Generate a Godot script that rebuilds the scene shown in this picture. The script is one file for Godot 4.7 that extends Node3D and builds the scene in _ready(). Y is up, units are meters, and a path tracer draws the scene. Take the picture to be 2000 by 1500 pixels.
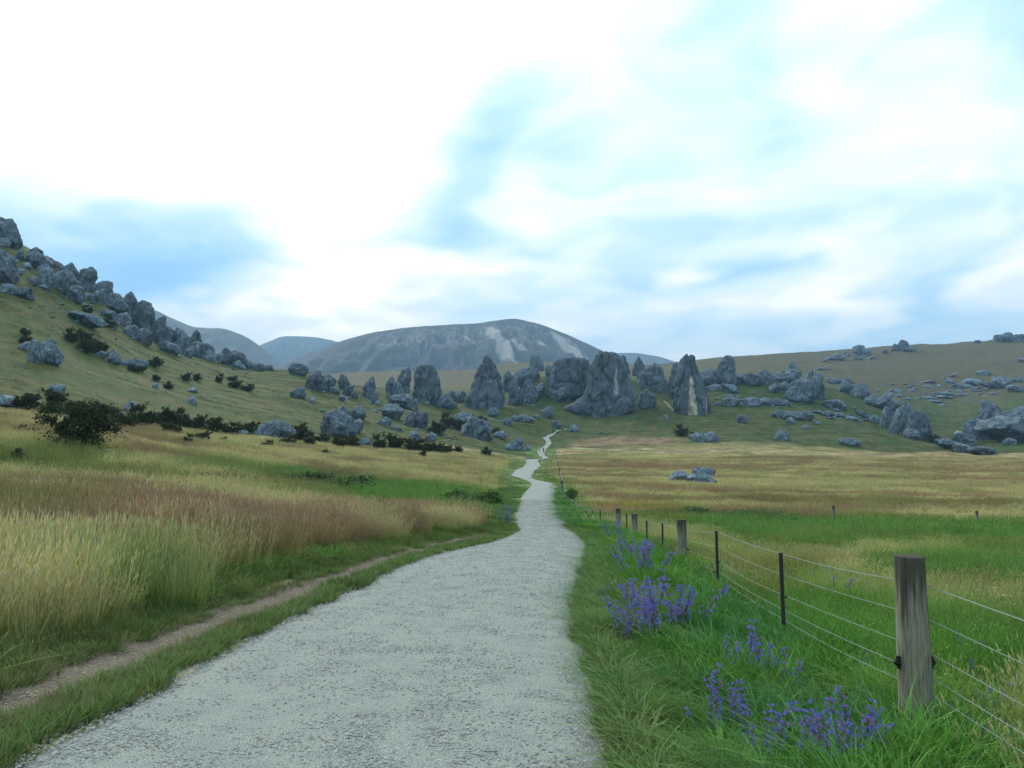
extends Node3D
# Gravel track through dry meadow towards limestone towers under a bright, broken overcast.
const F := 1387.0            # focal length, in pixels of the 2000 x 1500 photograph (about 24 mm equivalent)
const PITCH := 0.08273       # the camera looks up by 4.74 degrees
const EYE := 1.55
const RINGS := 300
var rng := RandomNumberGenerator.new()
var n_big := FastNoiseLite.new()
var n_mid := FastNoiseLite.new()
var n_fine := FastNoiseLite.new()
var n_sky := FastNoiseLite.new()
var M := {}                  # materials
var used := {}               # names already taken at top level

func _ready() -> void:
	setup_noise()
	build_camera()
	build_sky()
	build_sun()
	make_materials()
	make_net()
	make_path_edges()
	build_terrain()
	build_path()
	build_mountains()
	print("setting ", Time.get_ticks_msec())
	build_rocks()
	build_rubble()
	print("rocks ", Time.get_ticks_msec())
	build_shrubs()
	build_herbs()
	build_fence()
	build_people()
	print("things ", Time.get_ticks_msec())
	build_flowers()
	build_gravel()
	build_grass()
	print("grass ", Time.get_ticks_msec())

func setup_noise() -> void:
	rng.seed = 7
	for a in [[n_big, 11, 0.012, 4], [n_mid, 23, 0.12, 3], [n_fine, 37, 1.0, 3], [n_sky, 51, 1.0, 5]]:
		var n: FastNoiseLite = a[0]
		n.noise_type = FastNoiseLite.TYPE_SIMPLEX_SMOOTH
		n.seed = a[1]
		n.frequency = a[2]
		n.fractal_type = FastNoiseLite.FRACTAL_FBM
		n.fractal_octaves = a[3]

# ------------------------------------------------------------------ camera, sky, sun
func build_camera() -> void:
	var c := Camera3D.new()
	c.name = "camera"
	c.position = Vector3(0, EYE, 0)
	c.rotation = Vector3(PITCH, 0, 0)
	c.fov = rad_to_deg(2.0 * atan(750.0 / F))
	c.near = 0.05
	c.far = 30000.0
	add_child(c)
	c.current = true

func build_sun() -> void:
	# the sun stands behind thin cloud, ahead and to the left: soft light and hardly any shadow
	var s := DirectionalLight3D.new()
	s.name = "sun"
	s.light_energy = 0.5
	s.light_color = Color(1.0, 0.97, 0.90)
	s.light_angular_distance = 22.0
	s.shadow_enabled = true
	add_child(s)
	s.look_at_from_position(Vector3.ZERO, -ray(330, 120))

# direction through a pixel of the photograph
func ray(px: float, py: float) -> Vector3:
	var x := (px - 1000.0) / F
	var y := (750.0 - py) / F
	return Vector3(x, y * cos(PITCH) + sin(PITCH), y * sin(PITCH) - cos(PITCH))

func build_sky() -> void:
	var w := 1536
	var h := 768
	var data := PackedFloat32Array()
	data.resize(w * h * 3)
	# banks and gaps of the cloud deck: where, breadth across and up, turn, how much thinner and brighter or thicker and darker
	var banks := []
	for b in [[120, 120, 330, 190, 0.0, 0.34], [430, 310, 250, 95, 0.35, 0.28], [270, 440, 250, 80, 0.15, -0.22], [650, 420, 150, 80, 0.3, 0.20], [800, 190, 88, 250, -0.12, 0.42], [560, 60, 150, 110, 0.0, -0.05], [560, 602, 115, 48, 0.0, 0.36], [110, 465, 340, 95, 0.10, -0.58], [370, 545, 115, 50, 0.0, -0.25],
			[950, 310, 85, 130, 0.0, -0.44], [1050, 225, 200, 60, 0.0, -0.20], [880, 450, 70, 60, 0.0, -0.20], [1060, 430, 120, 38, -0.5, 0.20], [930, 520, 140, 22, -0.3, 0.16], [1200, 520, 260, 60, -0.1, -0.10], [1480, 515, 200, 26, -0.08, 0.22], [1640, 580, 150, 26, -0.2, 0.22],
			[1960, 480, 100, 40, -0.3, 0.20], [1430, 560, 160, 20, -0.05, -0.28], [1780, 560, 200, 40, 0.0, -0.14], [1300, 110, 350, 110, 0.2, 0.13], [1970, 110, 60, 80, 0.0, -0.32], [1550, 250, 50, 150, 0.3, -0.14], [1750, 200, 120, 120, 0.3, 0.10], [1250, 300, 200, 80, 0.0, -0.10], [1600, 640, 500, 35, 0.0, -0.08]]:
		var d := ray(b[0], b[1])
		banks.append(PackedFloat32Array([atan2(d.x, -d.z), atan2(d.y, Vector2(d.x, d.z).length()), b[2] / F, b[3] / F, cos(b[4]), sin(b[4]), b[5]]))
	var sun_dir := ray(400, 180).normalized()
	var ramp := [[0.0, Vector3(0.22, 0.43, 0.66)], [0.30, Vector3(0.29, 0.51, 0.72)], [0.52, Vector3(0.44, 0.62, 0.74)], [0.70, Vector3(0.59, 0.71, 0.76)], [0.88, Vector3(0.73, 0.77, 0.78)], [1.05, Vector3(0.92, 0.93, 0.92)], [1.25, Vector3(1.35, 1.34, 1.30)], [1.6, Vector3(2.8, 2.75, 2.6)]]
	var table := PackedVector3Array()
	for i in 321:
		var v := i / 200.0
		var k := 0
		while k < ramp.size() - 2 and v > ramp[k + 1][0]:
			k += 1
		var a: Vector3 = ramp[k][1]
		var b2: Vector3 = ramp[k + 1][1]
		table.append(a.lerp(b2, clampf((v - ramp[k][0]) / (ramp[k + 1][0] - ramp[k][0]), 0, 1)))
	var at := 0
	for j in h:
		var el := (0.5 - (j + 0.5) / h) * PI
		if el < -0.02:
			for i in w:
				data[at] = 0.16
				data[at + 1] = 0.19
				data[at + 2] = 0.15
				at += 3
			continue
		var y := sin(el)
		var ce := cos(el)
		var k := 1.15 / (maxf(y, 0.0) + 0.16)
		for i in w:
			var az := (i + 0.5) / w * TAU
			if az > PI:
				az -= TAU
			var dx := sin(az) * ce
			var dz := -cos(az) * ce
			var px := dx * k
			var py := dz * k
			var warp := n_big.get_noise_2d(px * 60.0, py * 60.0)
			var v := 0.70 + 0.50 * n_sky.get_noise_2d(px * 0.85 + warp * 0.7, py * 0.85 + warp * 0.5) + 0.10 * n_mid.get_noise_2d(px * 22.0, py * 34.0)
			var near_sun := dx * sun_dir.x + y * sun_dir.y + dz * sun_dir.z
			v += 0.24 * exp((near_sun - 1.0) * 14.0) + 0.10 * exp((near_sun - 1.0) * 3.0)
			if az > -1.0 and az < 1.0 and el < 0.8:
				for b: PackedFloat32Array in banks:
					var ax := (az - b[0]) + warp * 0.10
					var ay := (el - b[1]) + warp * 0.05
					var rx := (ax * b[4] + ay * b[5]) / b[2]
					var ry := (ay * b[4] - ax * b[5]) / b[3]
					var q := rx * rx + ry * ry
					if q < 5.0:
						v += b[6] * exp(-q * 0.9)
			var c := table[clampi(int(v * 200.0), 0, 320)]
			data[at] = c.x
			data[at + 1] = c.y
			data[at + 2] = c.z
			at += 3
	var im := Image.create_from_data(w, h, false, Image.FORMAT_RGBF, data.to_byte_array())
	var m := PanoramaSkyMaterial.new()
	m.panorama = ImageTexture.create_from_image(im)
	var sky := Sky.new()
	sky.sky_material = m
	var e := Environment.new()
	e.background_mode = Environment.BG_SKY
	e.sky = sky
	e.tonemap_mode = Environment.TONE_MAPPER_LINEAR
	e.tonemap_exposure = 1.85
	e.sdfgi_enabled = true
	e.ssao_enabled = true
	e.ssil_enabled = true
	var we := WorldEnvironment.new()
	we.name = "environment"
	we.environment = e
	add_child(we)
	e.fog_enabled = true
	e.fog_density = 0.00016
	e.fog_light_color = Color(0.66, 0.84, 1.0)
	print("sky ", Time.get_ticks_msec())

# ------------------------------------------------------------------ naming
func named(o: Node3D, called: String) -> Node3D:
	var k: int = used.get(called, -1) + 1
	used[called] = k
	o.name = called if k == 0 else "%s_%03d" % [called, k]
	add_child(o)
	return o

func tag(o: Node3D, label: String, category: String, group := "", kind := "") -> Node3D:
	if label: o.set_meta("label", label)
	if category: o.set_meta("category", category)
	if group: o.set_meta("group", group)
	if kind: o.set_meta("kind", kind)
	return o

func part(called: String, mesh: Mesh, mat: Material, parent: Node3D) -> MeshInstance3D:
	var o := MeshInstance3D.new()
	o.name = called
	o.mesh = mesh
	if mat: o.material_override = mat
	parent.add_child(o, true)
	return o

func ordinal(i: int, n: int) -> String:
	var w := ["first", "second", "third", "fourth", "fifth", "sixth", "seventh", "eighth", "ninth", "tenth", "eleventh", "twelfth", "thirteenth", "fourteenth", "fifteenth", "sixteenth", "seventeenth", "eighteenth", "nineteenth", "twentieth"]
	if n > 2 and i >= n / 2 + 1 and n - 1 - i < 20:
		return ("rightmost" if i == n - 1 else w[n - 1 - i] + " from the right")
	return "leftmost" if i == 0 else (w[i] if i < 20 else "%d-th" % (i + 1)) + " from the left"

# ------------------------------------------------------------------ materials
func lin(r: float, g: float, b: float) -> Color:
	return Color(r, g, b).linear_to_srgb()

func noise_tex(freq: float, octaves: int, stops: Array, size := 512, sd := 1, kind := FastNoiseLite.TYPE_SIMPLEX_SMOOTH) -> NoiseTexture2D:
	var n := FastNoiseLite.new()
	n.noise_type = kind
	n.seed = sd
	n.frequency = freq
	n.fractal_octaves = octaves
	var t := NoiseTexture2D.new()
	t.width = size
	t.height = size
	t.seamless = true
	t.noise = n
	if stops:
		var g := Gradient.new()
		var off := PackedFloat32Array()
		var col := PackedColorArray()
		for s in stops:
			off.append(s[0])
			col.append(lin(s[1], s[2], s[3]))
		g.offsets = off
		g.colors = col
		t.color_ramp = g
	return t

func std(rough := 0.9) -> StandardMaterial3D:
	var m := StandardMaterial3D.new()
	m.roughness = rough
	m.metallic_specular = 0.3
	return m

func make_materials() -> void:
	var grey := noise_tex(0.012, 5, [[0.0, 0.62, 0.62, 0.62], [0.5, 0.85, 0.85, 0.85], [1.0, 1.08, 1.06, 1.0]], 512, 3)
	var ground := std(1.0)
	ground.vertex_color_use_as_albedo = true
	ground.uv1_triplanar = true
	ground.uv1_world_triplanar = true
	ground.uv1_scale = Vector3(0.11, 0.11, 0.11)
	ground.albedo_texture = noise_tex(0.02, 5, [[0.0, 0.35, 0.38, 0.35], [0.42, 0.75, 0.78, 0.75], [0.6, 1.0, 1.0, 0.95], [1.0, 1.3, 1.2, 1.05]], 512, 5)
	ground.detail_enabled = true
	ground.detail_blend_mode = BaseMaterial3D.BLEND_MODE_MUL
	ground.detail_uv_layer = BaseMaterial3D.DETAIL_UV_2
	ground.uv2_triplanar = true
	ground.uv2_world_triplanar = true
	ground.uv2_scale = Vector3(0.013, 0.013, 0.013)
	ground.detail_albedo = noise_tex(0.02, 5, [[0.0, 0.45, 0.52, 0.48], [0.45, 0.80, 0.86, 0.80], [0.62, 1.0, 0.98, 0.92], [1.0, 1.2, 1.05, 0.85]], 512, 9)
	ground.heightmap_enabled = true
	ground.heightmap_texture = ground.albedo_texture
	ground.heightmap_scale = 14.0
	M.ground = ground

	var rock := std(0.92)
	rock.vertex_color_use_as_albedo = true
	rock.uv1_triplanar = true
	rock.uv1_scale = Vector3(0.09, 0.022, 0.09)
	rock.albedo_texture = noise_tex(0.018, 5, [[0.0, 0.42, 0.46, 0.50], [0.36, 0.66, 0.70, 0.74], [0.5, 0.88, 0.90, 0.92], [0.64, 1.0, 1.0, 1.0], [0.80, 1.35, 1.33, 1.26], [1.0, 1.8, 1.75, 1.6]], 512, 13)
	rock.detail_enabled = true
	rock.detail_blend_mode = BaseMaterial3D.BLEND_MODE_MUL
	rock.detail_uv_layer = BaseMaterial3D.DETAIL_UV_2
	rock.uv2_triplanar = true
	rock.uv2_scale = Vector3(0.075, 0.075, 0.075)
	rock.detail_albedo = noise_tex(0.02, 6, [[0.0, 0.40, 0.42, 0.44], [0.34, 0.72, 0.75, 0.78], [0.5, 0.92, 0.94, 0.95], [0.68, 1.06, 1.06, 1.04], [0.76, 1.5, 1.5, 1.42], [1.0, 2.0, 1.95, 1.85]], 512, 17)
	rock.heightmap_enabled = true
	rock.heightmap_texture = noise_tex(0.03, 6, [], 512, 19)
	rock.heightmap_scale = 7.0
	M.rock = rock

	var gravel := std(0.95)
	gravel.uv1_triplanar = true
	gravel.uv1_world_triplanar = true
	gravel.uv1_scale = Vector3(0.9, 0.9, 0.9)
	gravel.albedo_texture = noise_tex(0.09, 5, [[0.0, 0.06, 0.085, 0.10], [0.30, 0.155, 0.185, 0.185], [0.50, 0.275, 0.31, 0.29], [0.70, 0.36, 0.39, 0.345], [1.0, 0.48, 0.51, 0.465]], 1024, 29)
	gravel.detail_enabled = true
	gravel.detail_blend_mode = BaseMaterial3D.BLEND_MODE_MUL
	gravel.detail_uv_layer = BaseMaterial3D.DETAIL_UV_2
	gravel.uv2_triplanar = true
	gravel.uv2_world_triplanar = true
	gravel.uv2_scale = Vector3(0.21, 0.21, 0.21)
	gravel.detail_albedo = noise_tex(0.025, 5, [[0.0, 0.80, 0.83, 0.86], [0.42, 0.93, 0.945, 0.95], [0.6, 1.02, 1.0, 0.955], [1.0, 1.10, 1.05, 0.94]], 512, 31)
	gravel.heightmap_enabled = true
	gravel.heightmap_texture = gravel.albedo_texture
	gravel.heightmap_scale = 1.2
	M.gravel = gravel

	var dirt := std(0.97)
	dirt.uv1_triplanar = true
	dirt.uv1_world_triplanar = true
	dirt.uv1_scale = Vector3(0.7, 0.7, 0.7)
	dirt.albedo_texture = noise_tex(0.06, 5, [[0.0, 0.06, 0.05, 0.04], [0.5, 0.135, 0.112, 0.082], [0.8, 0.19, 0.165, 0.125], [1.0, 0.27, 0.25, 0.21]], 512, 33)
	dirt.heightmap_enabled = true
	dirt.heightmap_texture = dirt.albedo_texture
	dirt.heightmap_scale = 2.0
	M.dirt = dirt

	var leaf := std(0.75)
	leaf.vertex_color_use_as_albedo = true
	leaf.backlight_enabled = true
	leaf.backlight = Color(0.62, 0.70, 0.45)
	M.leaf = leaf
	var plain := std(0.85)
	plain.vertex_color_use_as_albedo = true
	M.plain = plain
	var mountain := std(1.0)
	mountain.vertex_color_use_as_albedo = true
	mountain.uv1_triplanar = true
	mountain.uv1_world_triplanar = true
	mountain.uv1_scale = Vector3(0.004, 0.004, 0.004)
	mountain.albedo_texture = grey
	M.mountain = mountain
	print("materials ", Time.get_ticks_msec())

# ------------------------------------------------------------------ the lie of the land
# Where the ground seen in these columns of the view lies at each distance: heights read off the photograph column by column.
const ZK := [8.0, 14.0, 22.0, 35.0, 55.0, 85.0, 130.0, 190.0, 260.0, 340.0, 430.0, 520.0, 650.0, 850.0, 1100.0]
const NET := [
	[-400, 1120, 1000, 950, 860, 780, 730, 610, 490, 390, 340, 380, 480, 600, 660, 690],
	[0, 1140, 1016, 985, 915, 832, 803, 702, 592, 505, 474, 540, 620, 690, 715, 725],
	[150, 1145, 1030, 992, 925, 850, 822, 752, 672, 600, 556, 600, 660, 705, 720, 727],
	[300, 1150, 1048, 1002, 940, 885, 848, 798, 738, 692, 668, 690, 708, 722, 730, 730],
	[450, 1155, 1060, 1012, 955, 905, 870, 832, 782, 742, 714, 722, 735, 740, 740, 732],
	[600, 1160, 1072, 1024, 975, 925, 892, 862, 822, 777, 738, 731, 745, 752, 746, 729],
	[750, 1163, 1082, 1036, 990, 942, 908, 882, 854, 819, 790, 768, 762, 758, 746, 726],
	[900, 1166, 1090, 1044, 999, 956, 921, 895, 875, 850, 822, 794, 774, 760, 744, 722],
	[1000, 1167, 1094, 1048, 1003, 962, 929, 906, 893, 877, 846, 796, 760, 750, 730, 708],
	[1060, 1167, 1094, 1048, 1003, 963, 930, 908, 894, 881, 858, 796, 736, 738, 728, 706],
	[1150, 1172, 1099, 1050, 1005, 965, 931, 909, 895, 882, 858, 806, 742, 735, 725, 712],
	[1250, 1190, 1110, 1057, 1009, 967, 933, 910, 896, 879, 848, 804, 750, 738, 724, 712],
	[1350, 1212, 1118, 1062, 1012, 969, 935, 911, 896, 876, 842, 804, 752, 738, 720, 704],
	[1450, 1222, 1122, 1066, 1014, 970, 936, 912, 897, 873, 838, 798, 746, 738, 716, 694],
	[1600, 1226, 1126, 1069, 1016, 972, 938, 913, 898, 877, 842, 806, 756, 752, 718, 685],
	[1750, 1230, 1130, 1071, 1018, 974, 940, 915, 899, 884, 858, 826, 800, 768, 716, 674],
	[1850, 1231, 1131, 1072, 1018, 975, 941, 916, 899, 888, 874, 846, 822, 778, 712, 670],
	[2000, 1232, 1132, 1073, 1019, 976, 942, 916, 899, 886, 866, 840, 806, 762, 700, 656],
	[2400, 1236, 1136, 1075, 1020, 977, 942, 916, 897, 878, 850, 815, 775, 720, 650, 605],
]
const NU := 260
const NZ := 240
const U0 := -1.25
const Z0 := 6.0
const Z1 := 1100.0
var net := PackedFloat32Array()
var edge_z := PackedFloat32Array()
var edge_l := PackedFloat32Array()
var edge_r := PackedFloat32Array()

func pchip(xs: PackedFloat32Array, ys: PackedFloat32Array, at: PackedFloat32Array) -> PackedFloat32Array:
	var n := xs.size()
	var d := PackedFloat32Array()
	var m := PackedFloat32Array()
	d.resize(n)
	m.resize(n)
	for i in n - 1:
		d[i] = (ys[i + 1] - ys[i]) / (xs[i + 1] - xs[i])
	for i in n:
		if i == 0: m[i] = d[0]
		elif i == n - 1: m[i] = d[n - 2]
		else: m[i] = 0.0 if d[i - 1] * d[i] <= 0.0 else 2.0 * d[i - 1] * d[i] / (d[i - 1] + d[i])
	var out := PackedFloat32Array()
	var k := 0
	for x in at:
		if x <= xs[0]:
			out.append(ys[0] + (x - xs[0]) * m[0])
			continue
		if x >= xs[n - 1]:
			out.append(ys[n - 1])
			continue
		while x > xs[k + 1]:
			k += 1
		var w := xs[k + 1] - xs[k]
		var t := (x - xs[k]) / w
		var t2 := t * t
		var t3 := t2 * t
		out.append((2 * t3 - 3 * t2 + 1) * ys[k] + (t3 - 2 * t2 + t) * w * m[k] + (3 * t2 - 2 * t3) * ys[k + 1] + (t3 - t2) * w * m[k + 1])
	return out

func make_net() -> void:
	var lz := PackedFloat32Array()
	for z in ZK: lz.append(log(z))
	var fine_z := PackedFloat32Array()
	for k in NZ: fine_z.append(log(Z0) + (log(Z1) - log(Z0)) * k / (NZ - 1.0))
	var fine_u := PackedFloat32Array()
	for k in NU: fine_u.append(U0 - 2.0 * U0 * k / (NU - 1.0))
	var us := PackedFloat32Array()
	var cols := []
	for c in NET:
		us.append((c[0] - 1000.0) / F)
		var hs := PackedFloat32Array()
		for k in ZK.size():
			var d := ray(c[0], c[k + 1])
			hs.append(EYE + ZK[k] * d.y / -d.z)
		cols.append(pchip(lz, hs, fine_z))
	us.append(1.3)
	cols.append(cols[-1])
	us.insert(0, -1.3)
	cols.insert(0, cols[0])
	net.resize(NU * NZ)
	for k in NZ:
		var ys := PackedFloat32Array()
		for c: PackedFloat32Array in cols: ys.append(c[k])
		var row := pchip(us, ys, fine_u)
		for i in NU: net[k * NU + i] = row[i]

# the track's own fall, from the camera's feet
func track_y(z: float) -> float:
	if z < 4.0: return -0.035 * maxf(z, -30.0)
	return -0.14 - 0.062 * (z - 4.0)

# height of the ground without grass; z is forward of the camera here
func height(x: float, z: float) -> float:
	var zf := maxf(z, absf(x) * 0.83)
	var near := 0.0
	if zf < 14.0:
		near = track_y(z) + 0.045 * clampf(-x - 1.8, 0.0, 9.0) - 0.26 * smoothstep(0.55, 2.6, x)
	var y := near
	if zf > 8.0:
		var fu := (clampf(x / zf, U0 + 0.001, -U0 - 0.001) - U0) / (-2.0 * U0) * (NU - 1)
		var fz := clampf((log(zf) - log(Z0)) / (log(Z1) - log(Z0)) * (NZ - 1), 0.0, NZ - 1.001)
		var iu := int(fu)
		var iz := int(fz)
		var a := iz * NU + iu
		fu -= iu
		fz -= iz
		var far := lerpf(lerpf(net[a], net[a + 1], fu), lerpf(net[a + NU], net[a + NU + 1], fu), fz)
		y = lerpf(near, far, smoothstep(8.0, 14.0, zf)) if zf < 14.0 else far
		if zf > Z1:
			y -= (zf - Z1) * 0.10
		var rough := smoothstep(70.0, 260.0, zf)
		y += n_big.get_noise_2d(x, z) * 2.2 * rough
		y += n_mid.get_noise_2d(x * 0.5, z * 0.5) * 0.5 * rough
	if edge_z.size() and zf < 120.0:
		var off := off_path(x, z)
		y += n_mid.get_noise_2d(x, z) * 0.22 * smoothstep(1.2, 3.5, off) + n_fine.get_noise_2d(x * 0.9, z * 0.9) * 0.05 * smoothstep(0.1, 0.8, off)
	return y

func hit(px: float, py: float, far := 1400.0) -> Vector3:
	var d := ray(px, py)
	d /= -d.z
	var t := 2.0
	var last := t
	while t < far:
		if EYE + d.y * t < height(d.x * t, t):
			var lo := last
			var hi := t
			for i in 12:
				var m := (lo + hi) * 0.5
				if EYE + d.y * m < height(d.x * m, m): hi = m
				else: lo = m
			return Vector3(d.x * hi, height(d.x * hi, hi), -hi)
		last = t
		t *= 1.02
	return Vector3(0, -9999, 0)

# ------------------------------------------------------------------ the track
const LEFT := [[95, 1450], [200, 1400], [385, 1300], [475, 1250], [580, 1200], [690, 1150], [790, 1103], [880, 1076], [985, 1050], [1008, 1036], [1003, 1018], [1010, 1000], [1015, 980], [1021, 965], [1038, 945], [1014, 934], [999, 929], [1019, 914], [1028, 905], [1028, 898], [1060, 896], [1050, 884], [1060, 873], [1067, 865], [1060, 857], [1068, 851], [1083, 846], [1091, 841], [1110, 836]]
const RIGHT := [[1210, 1490], [1185, 1400], [1160, 1320], [1138, 1250], [1130, 1200], [1135, 1150], [1150, 1095], [1152, 1072], [1138, 1050], [1112, 1032], [1100, 1018], [1092, 1000], [1088, 980], [1086, 965], [1085, 946], [1046, 938], [1039, 934], [1044, 922], [1055, 910], [1052, 898], [1073, 896], [1064, 889], [1065, 882], [1072, 873], [1077, 865], [1072, 856], [1082, 850], [1094, 842], [1115, 835]]

func make_path_edges() -> void:
	var zs := [PackedFloat32Array(), PackedFloat32Array()]
	var xs := [PackedFloat32Array(), PackedFloat32Array()]
	for s in 2:
		for p in (LEFT if s == 0 else RIGHT):
			var q := hit(p[0], p[1])
			var z := -q.z
			if zs[s].size() and z < zs[s][-1] + 0.2: z = zs[s][-1] + 0.2
			zs[s].append(z)
			xs[s].append(q.x)
	var z := 2.5
	var grid := PackedFloat32Array()
	while z < minf(zs[0][-1], zs[1][-1]):
		grid.append(z)
		z *= 1.012
	var l := pchip(zs[0], xs[0], grid)
	var r := pchip(zs[1], xs[1], grid)
	for i in grid.size():
		if grid[i] < zs[0][0]: l[i] = xs[0][0] + (zs[0][0] - grid[i]) * 0.02
		if grid[i] < zs[1][0]: r[i] = xs[1][0] + (zs[1][0] - grid[i]) * -0.03
	edge_l = l
	edge_r = r
	edge_z = grid
	print("edges ", Time.get_ticks_msec()); print("track ends at ", grid[-1], " first ", zs[0][0], " ", l[0], " ", r[0])

# metres outside the track's edge (negative on the track)
func off_path(x: float, z: float) -> float:
	var f := log(maxf(z, 2.5) / 2.5) / log(1.012)
	var i := int(f)
	if i >= edge_z.size() - 1: return 99.0
	f -= i
	return maxf(lerpf(edge_l[i], edge_l[i + 1], f) - x, x - lerpf(edge_r[i], edge_r[i + 1], f))

func edges_at(z: float) -> Vector2:
	var f := clampf(log(maxf(z, 2.5) / 2.5) / log(1.012), 0.0, edge_z.size() - 1.01)
	var i := int(f)
	f -= i
	return Vector2(lerpf(edge_l[i], edge_l[i + 1], f), lerpf(edge_r[i], edge_r[i + 1], f))

func sheet(rows: int, cols: int, v: PackedVector3Array, c: PackedColorArray) -> ArrayMesh:
	var idx := PackedInt32Array()
	for j in rows - 1:
		for i in cols - 1:
			var a := j * cols + i
			idx.append_array([a, a + cols, a + 1, a + 1, a + cols, a + cols + 1])
	var nrm := PackedVector3Array()
	nrm.resize(v.size())
	for k in range(0, idx.size(), 3):
		var n := (v[idx[k + 2]] - v[idx[k]]).cross(v[idx[k + 1]] - v[idx[k]])
		for m in 3: nrm[idx[k + m]] += n
	for k in nrm.size(): nrm[k] = nrm[k].normalized()
	var arr := []
	arr.resize(Mesh.ARRAY_MAX)
	arr[Mesh.ARRAY_VERTEX] = v
	arr[Mesh.ARRAY_NORMAL] = nrm
	if c.size(): arr[Mesh.ARRAY_COLOR] = c
	arr[Mesh.ARRAY_INDEX] = idx
	var m := ArrayMesh.new()
	m.add_surface_from_arrays(Mesh.PRIMITIVE_TRIANGLES, arr)
	return m

func build_path() -> void:
	print("terrain ", Time.get_ticks_msec())
	var v := PackedVector3Array()
	var cols := 17
	var rows := 0
	var z := -4.0
	while z < edge_z[-1]:
		var e := edges_at(z)
		var wob := 0.07 * n_fine.get_noise_2d(z * 1.3, 3.0)
		var wob2 := 0.09 * n_fine.get_noise_2d(z * 1.3, 13.0) + 0.10 * n_mid.get_noise_2d(z * 5.0, 90.0)
		var lift := 0.012 + 0.0006 * maxf(z, 0.0)
		for i in cols:
			var t := i / (cols - 1.0)
			var x := lerpf(e.x + wob, e.y + wob2, t)
			var camber := 0.03 * (1.0 - pow(2.0 * t - 1.0, 2.0))
			v.append(Vector3(x, height(x, z) + lift + camber - (0.03 if i == 0 or i == cols - 1 else 0.0) + 0.008 * n_fine.get_noise_2d(x * 2.0, z * 2.0), -z))
		rows += 1
		z += maxf(0.12, z * 0.012)
	var o := MeshInstance3D.new()
	o.mesh = sheet(rows, cols, v, PackedColorArray())
	o.material_override = M.gravel
	named(o, "gravel_track")
	tag(o, "pale gravel walking track winding towards the rocks", "track", "", "structure")
	# the worn line of bare earth in the verge on the left
	var mid := []
	for p in [[-160, 1450], [0, 1386], [150, 1326], [300, 1270], [430, 1216], [560, 1166], [700, 1114], [800, 1080], [900, 1055], [960, 1042]]:
		mid.append(hit(p[0], p[1]))
	v = PackedVector3Array()
	rows = 0
	cols = 9
	for k in mid.size() - 1:
		for s in 14:
			var p: Vector3 = mid[k].lerp(mid[k + 1], s / 14.0)
			var f := (k + s / 14.0) / (mid.size() - 1.0)
			var half := lerpf(0.27, 0.17, f) * (1.0 + 0.45 * n_fine.get_noise_2d(p.z * 1.5, 7.0)) * smoothstep(1.0, 0.9, f)
			for i in cols:
				var x := p.x + half * (i / (cols - 1.0) * 2.0 - 1.0) * 1.25
				v.append(Vector3(x, height(x, -p.z) + 0.010 - 0.02 * (1.0 - pow(i / (cols - 1.0) * 2.0 - 1.0, 2.0)) + 0.018, p.z))
			rows += 1
			trail.append(Vector3(p.x, half, -p.z))
	o = MeshInstance3D.new()
	o.mesh = sheet(rows, cols, v, PackedColorArray())
	o.material_override = M.dirt
	named(o, "dirt_trail")
	tag(o, "narrow bare earth trail worn into the verge beside the track", "trail", "", "structure")
	# the paler footpaths on the slope beyond
	for f in [[[[935, 813], [948, 817], [962, 820], [985, 824], [1012, 827], [1043, 831]], "thin pale footpath crossing the green slope beside the boulders", 0.9], [[[1072, 835], [1082, 837], [1090, 842]], "short pale side path joining the track near its far end", 1.2], [[[1297, 784], [1304, 790], [1312, 799], [1316, 803]], "bare chalky erosion scar on the slope by the streaked tower", 1.1]]:
		v = PackedVector3Array()
		rows = 0
		for k in f[0].size() - 1:
			var a := hit(f[0][k][0], f[0][k][1])
			var b := hit(f[0][k + 1][0], f[0][k + 1][1])
			var side: Vector3 = (b - a).cross(Vector3.UP).normalized() * f[2]
			for s in (7 if k == f[0].size() - 2 else 6):
				var p := a.lerp(b, s / 6.0)
				for i in 5:
					var q: Vector3 = p + side * (i / 4.0 - 0.5) * (1.0 + 0.4 * n_fine.get_noise_2d(p.x, i))
					v.append(Vector3(q.x, height(q.x, -q.z) + 0.22, q.z))
				rows += 1
		o = MeshInstance3D.new()
		o.mesh = sheet(rows, 5, v, PackedColorArray())
		o.material_override = M.gravel
		named(o, "footpath")
		tag(o, f[1], "path", "", "structure")
var trail := PackedVector3Array()

# ------------------------------------------------------------------ ground
var blots := []   # patches of other growth: x, z, radius across, radius along, colour, strength

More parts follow.
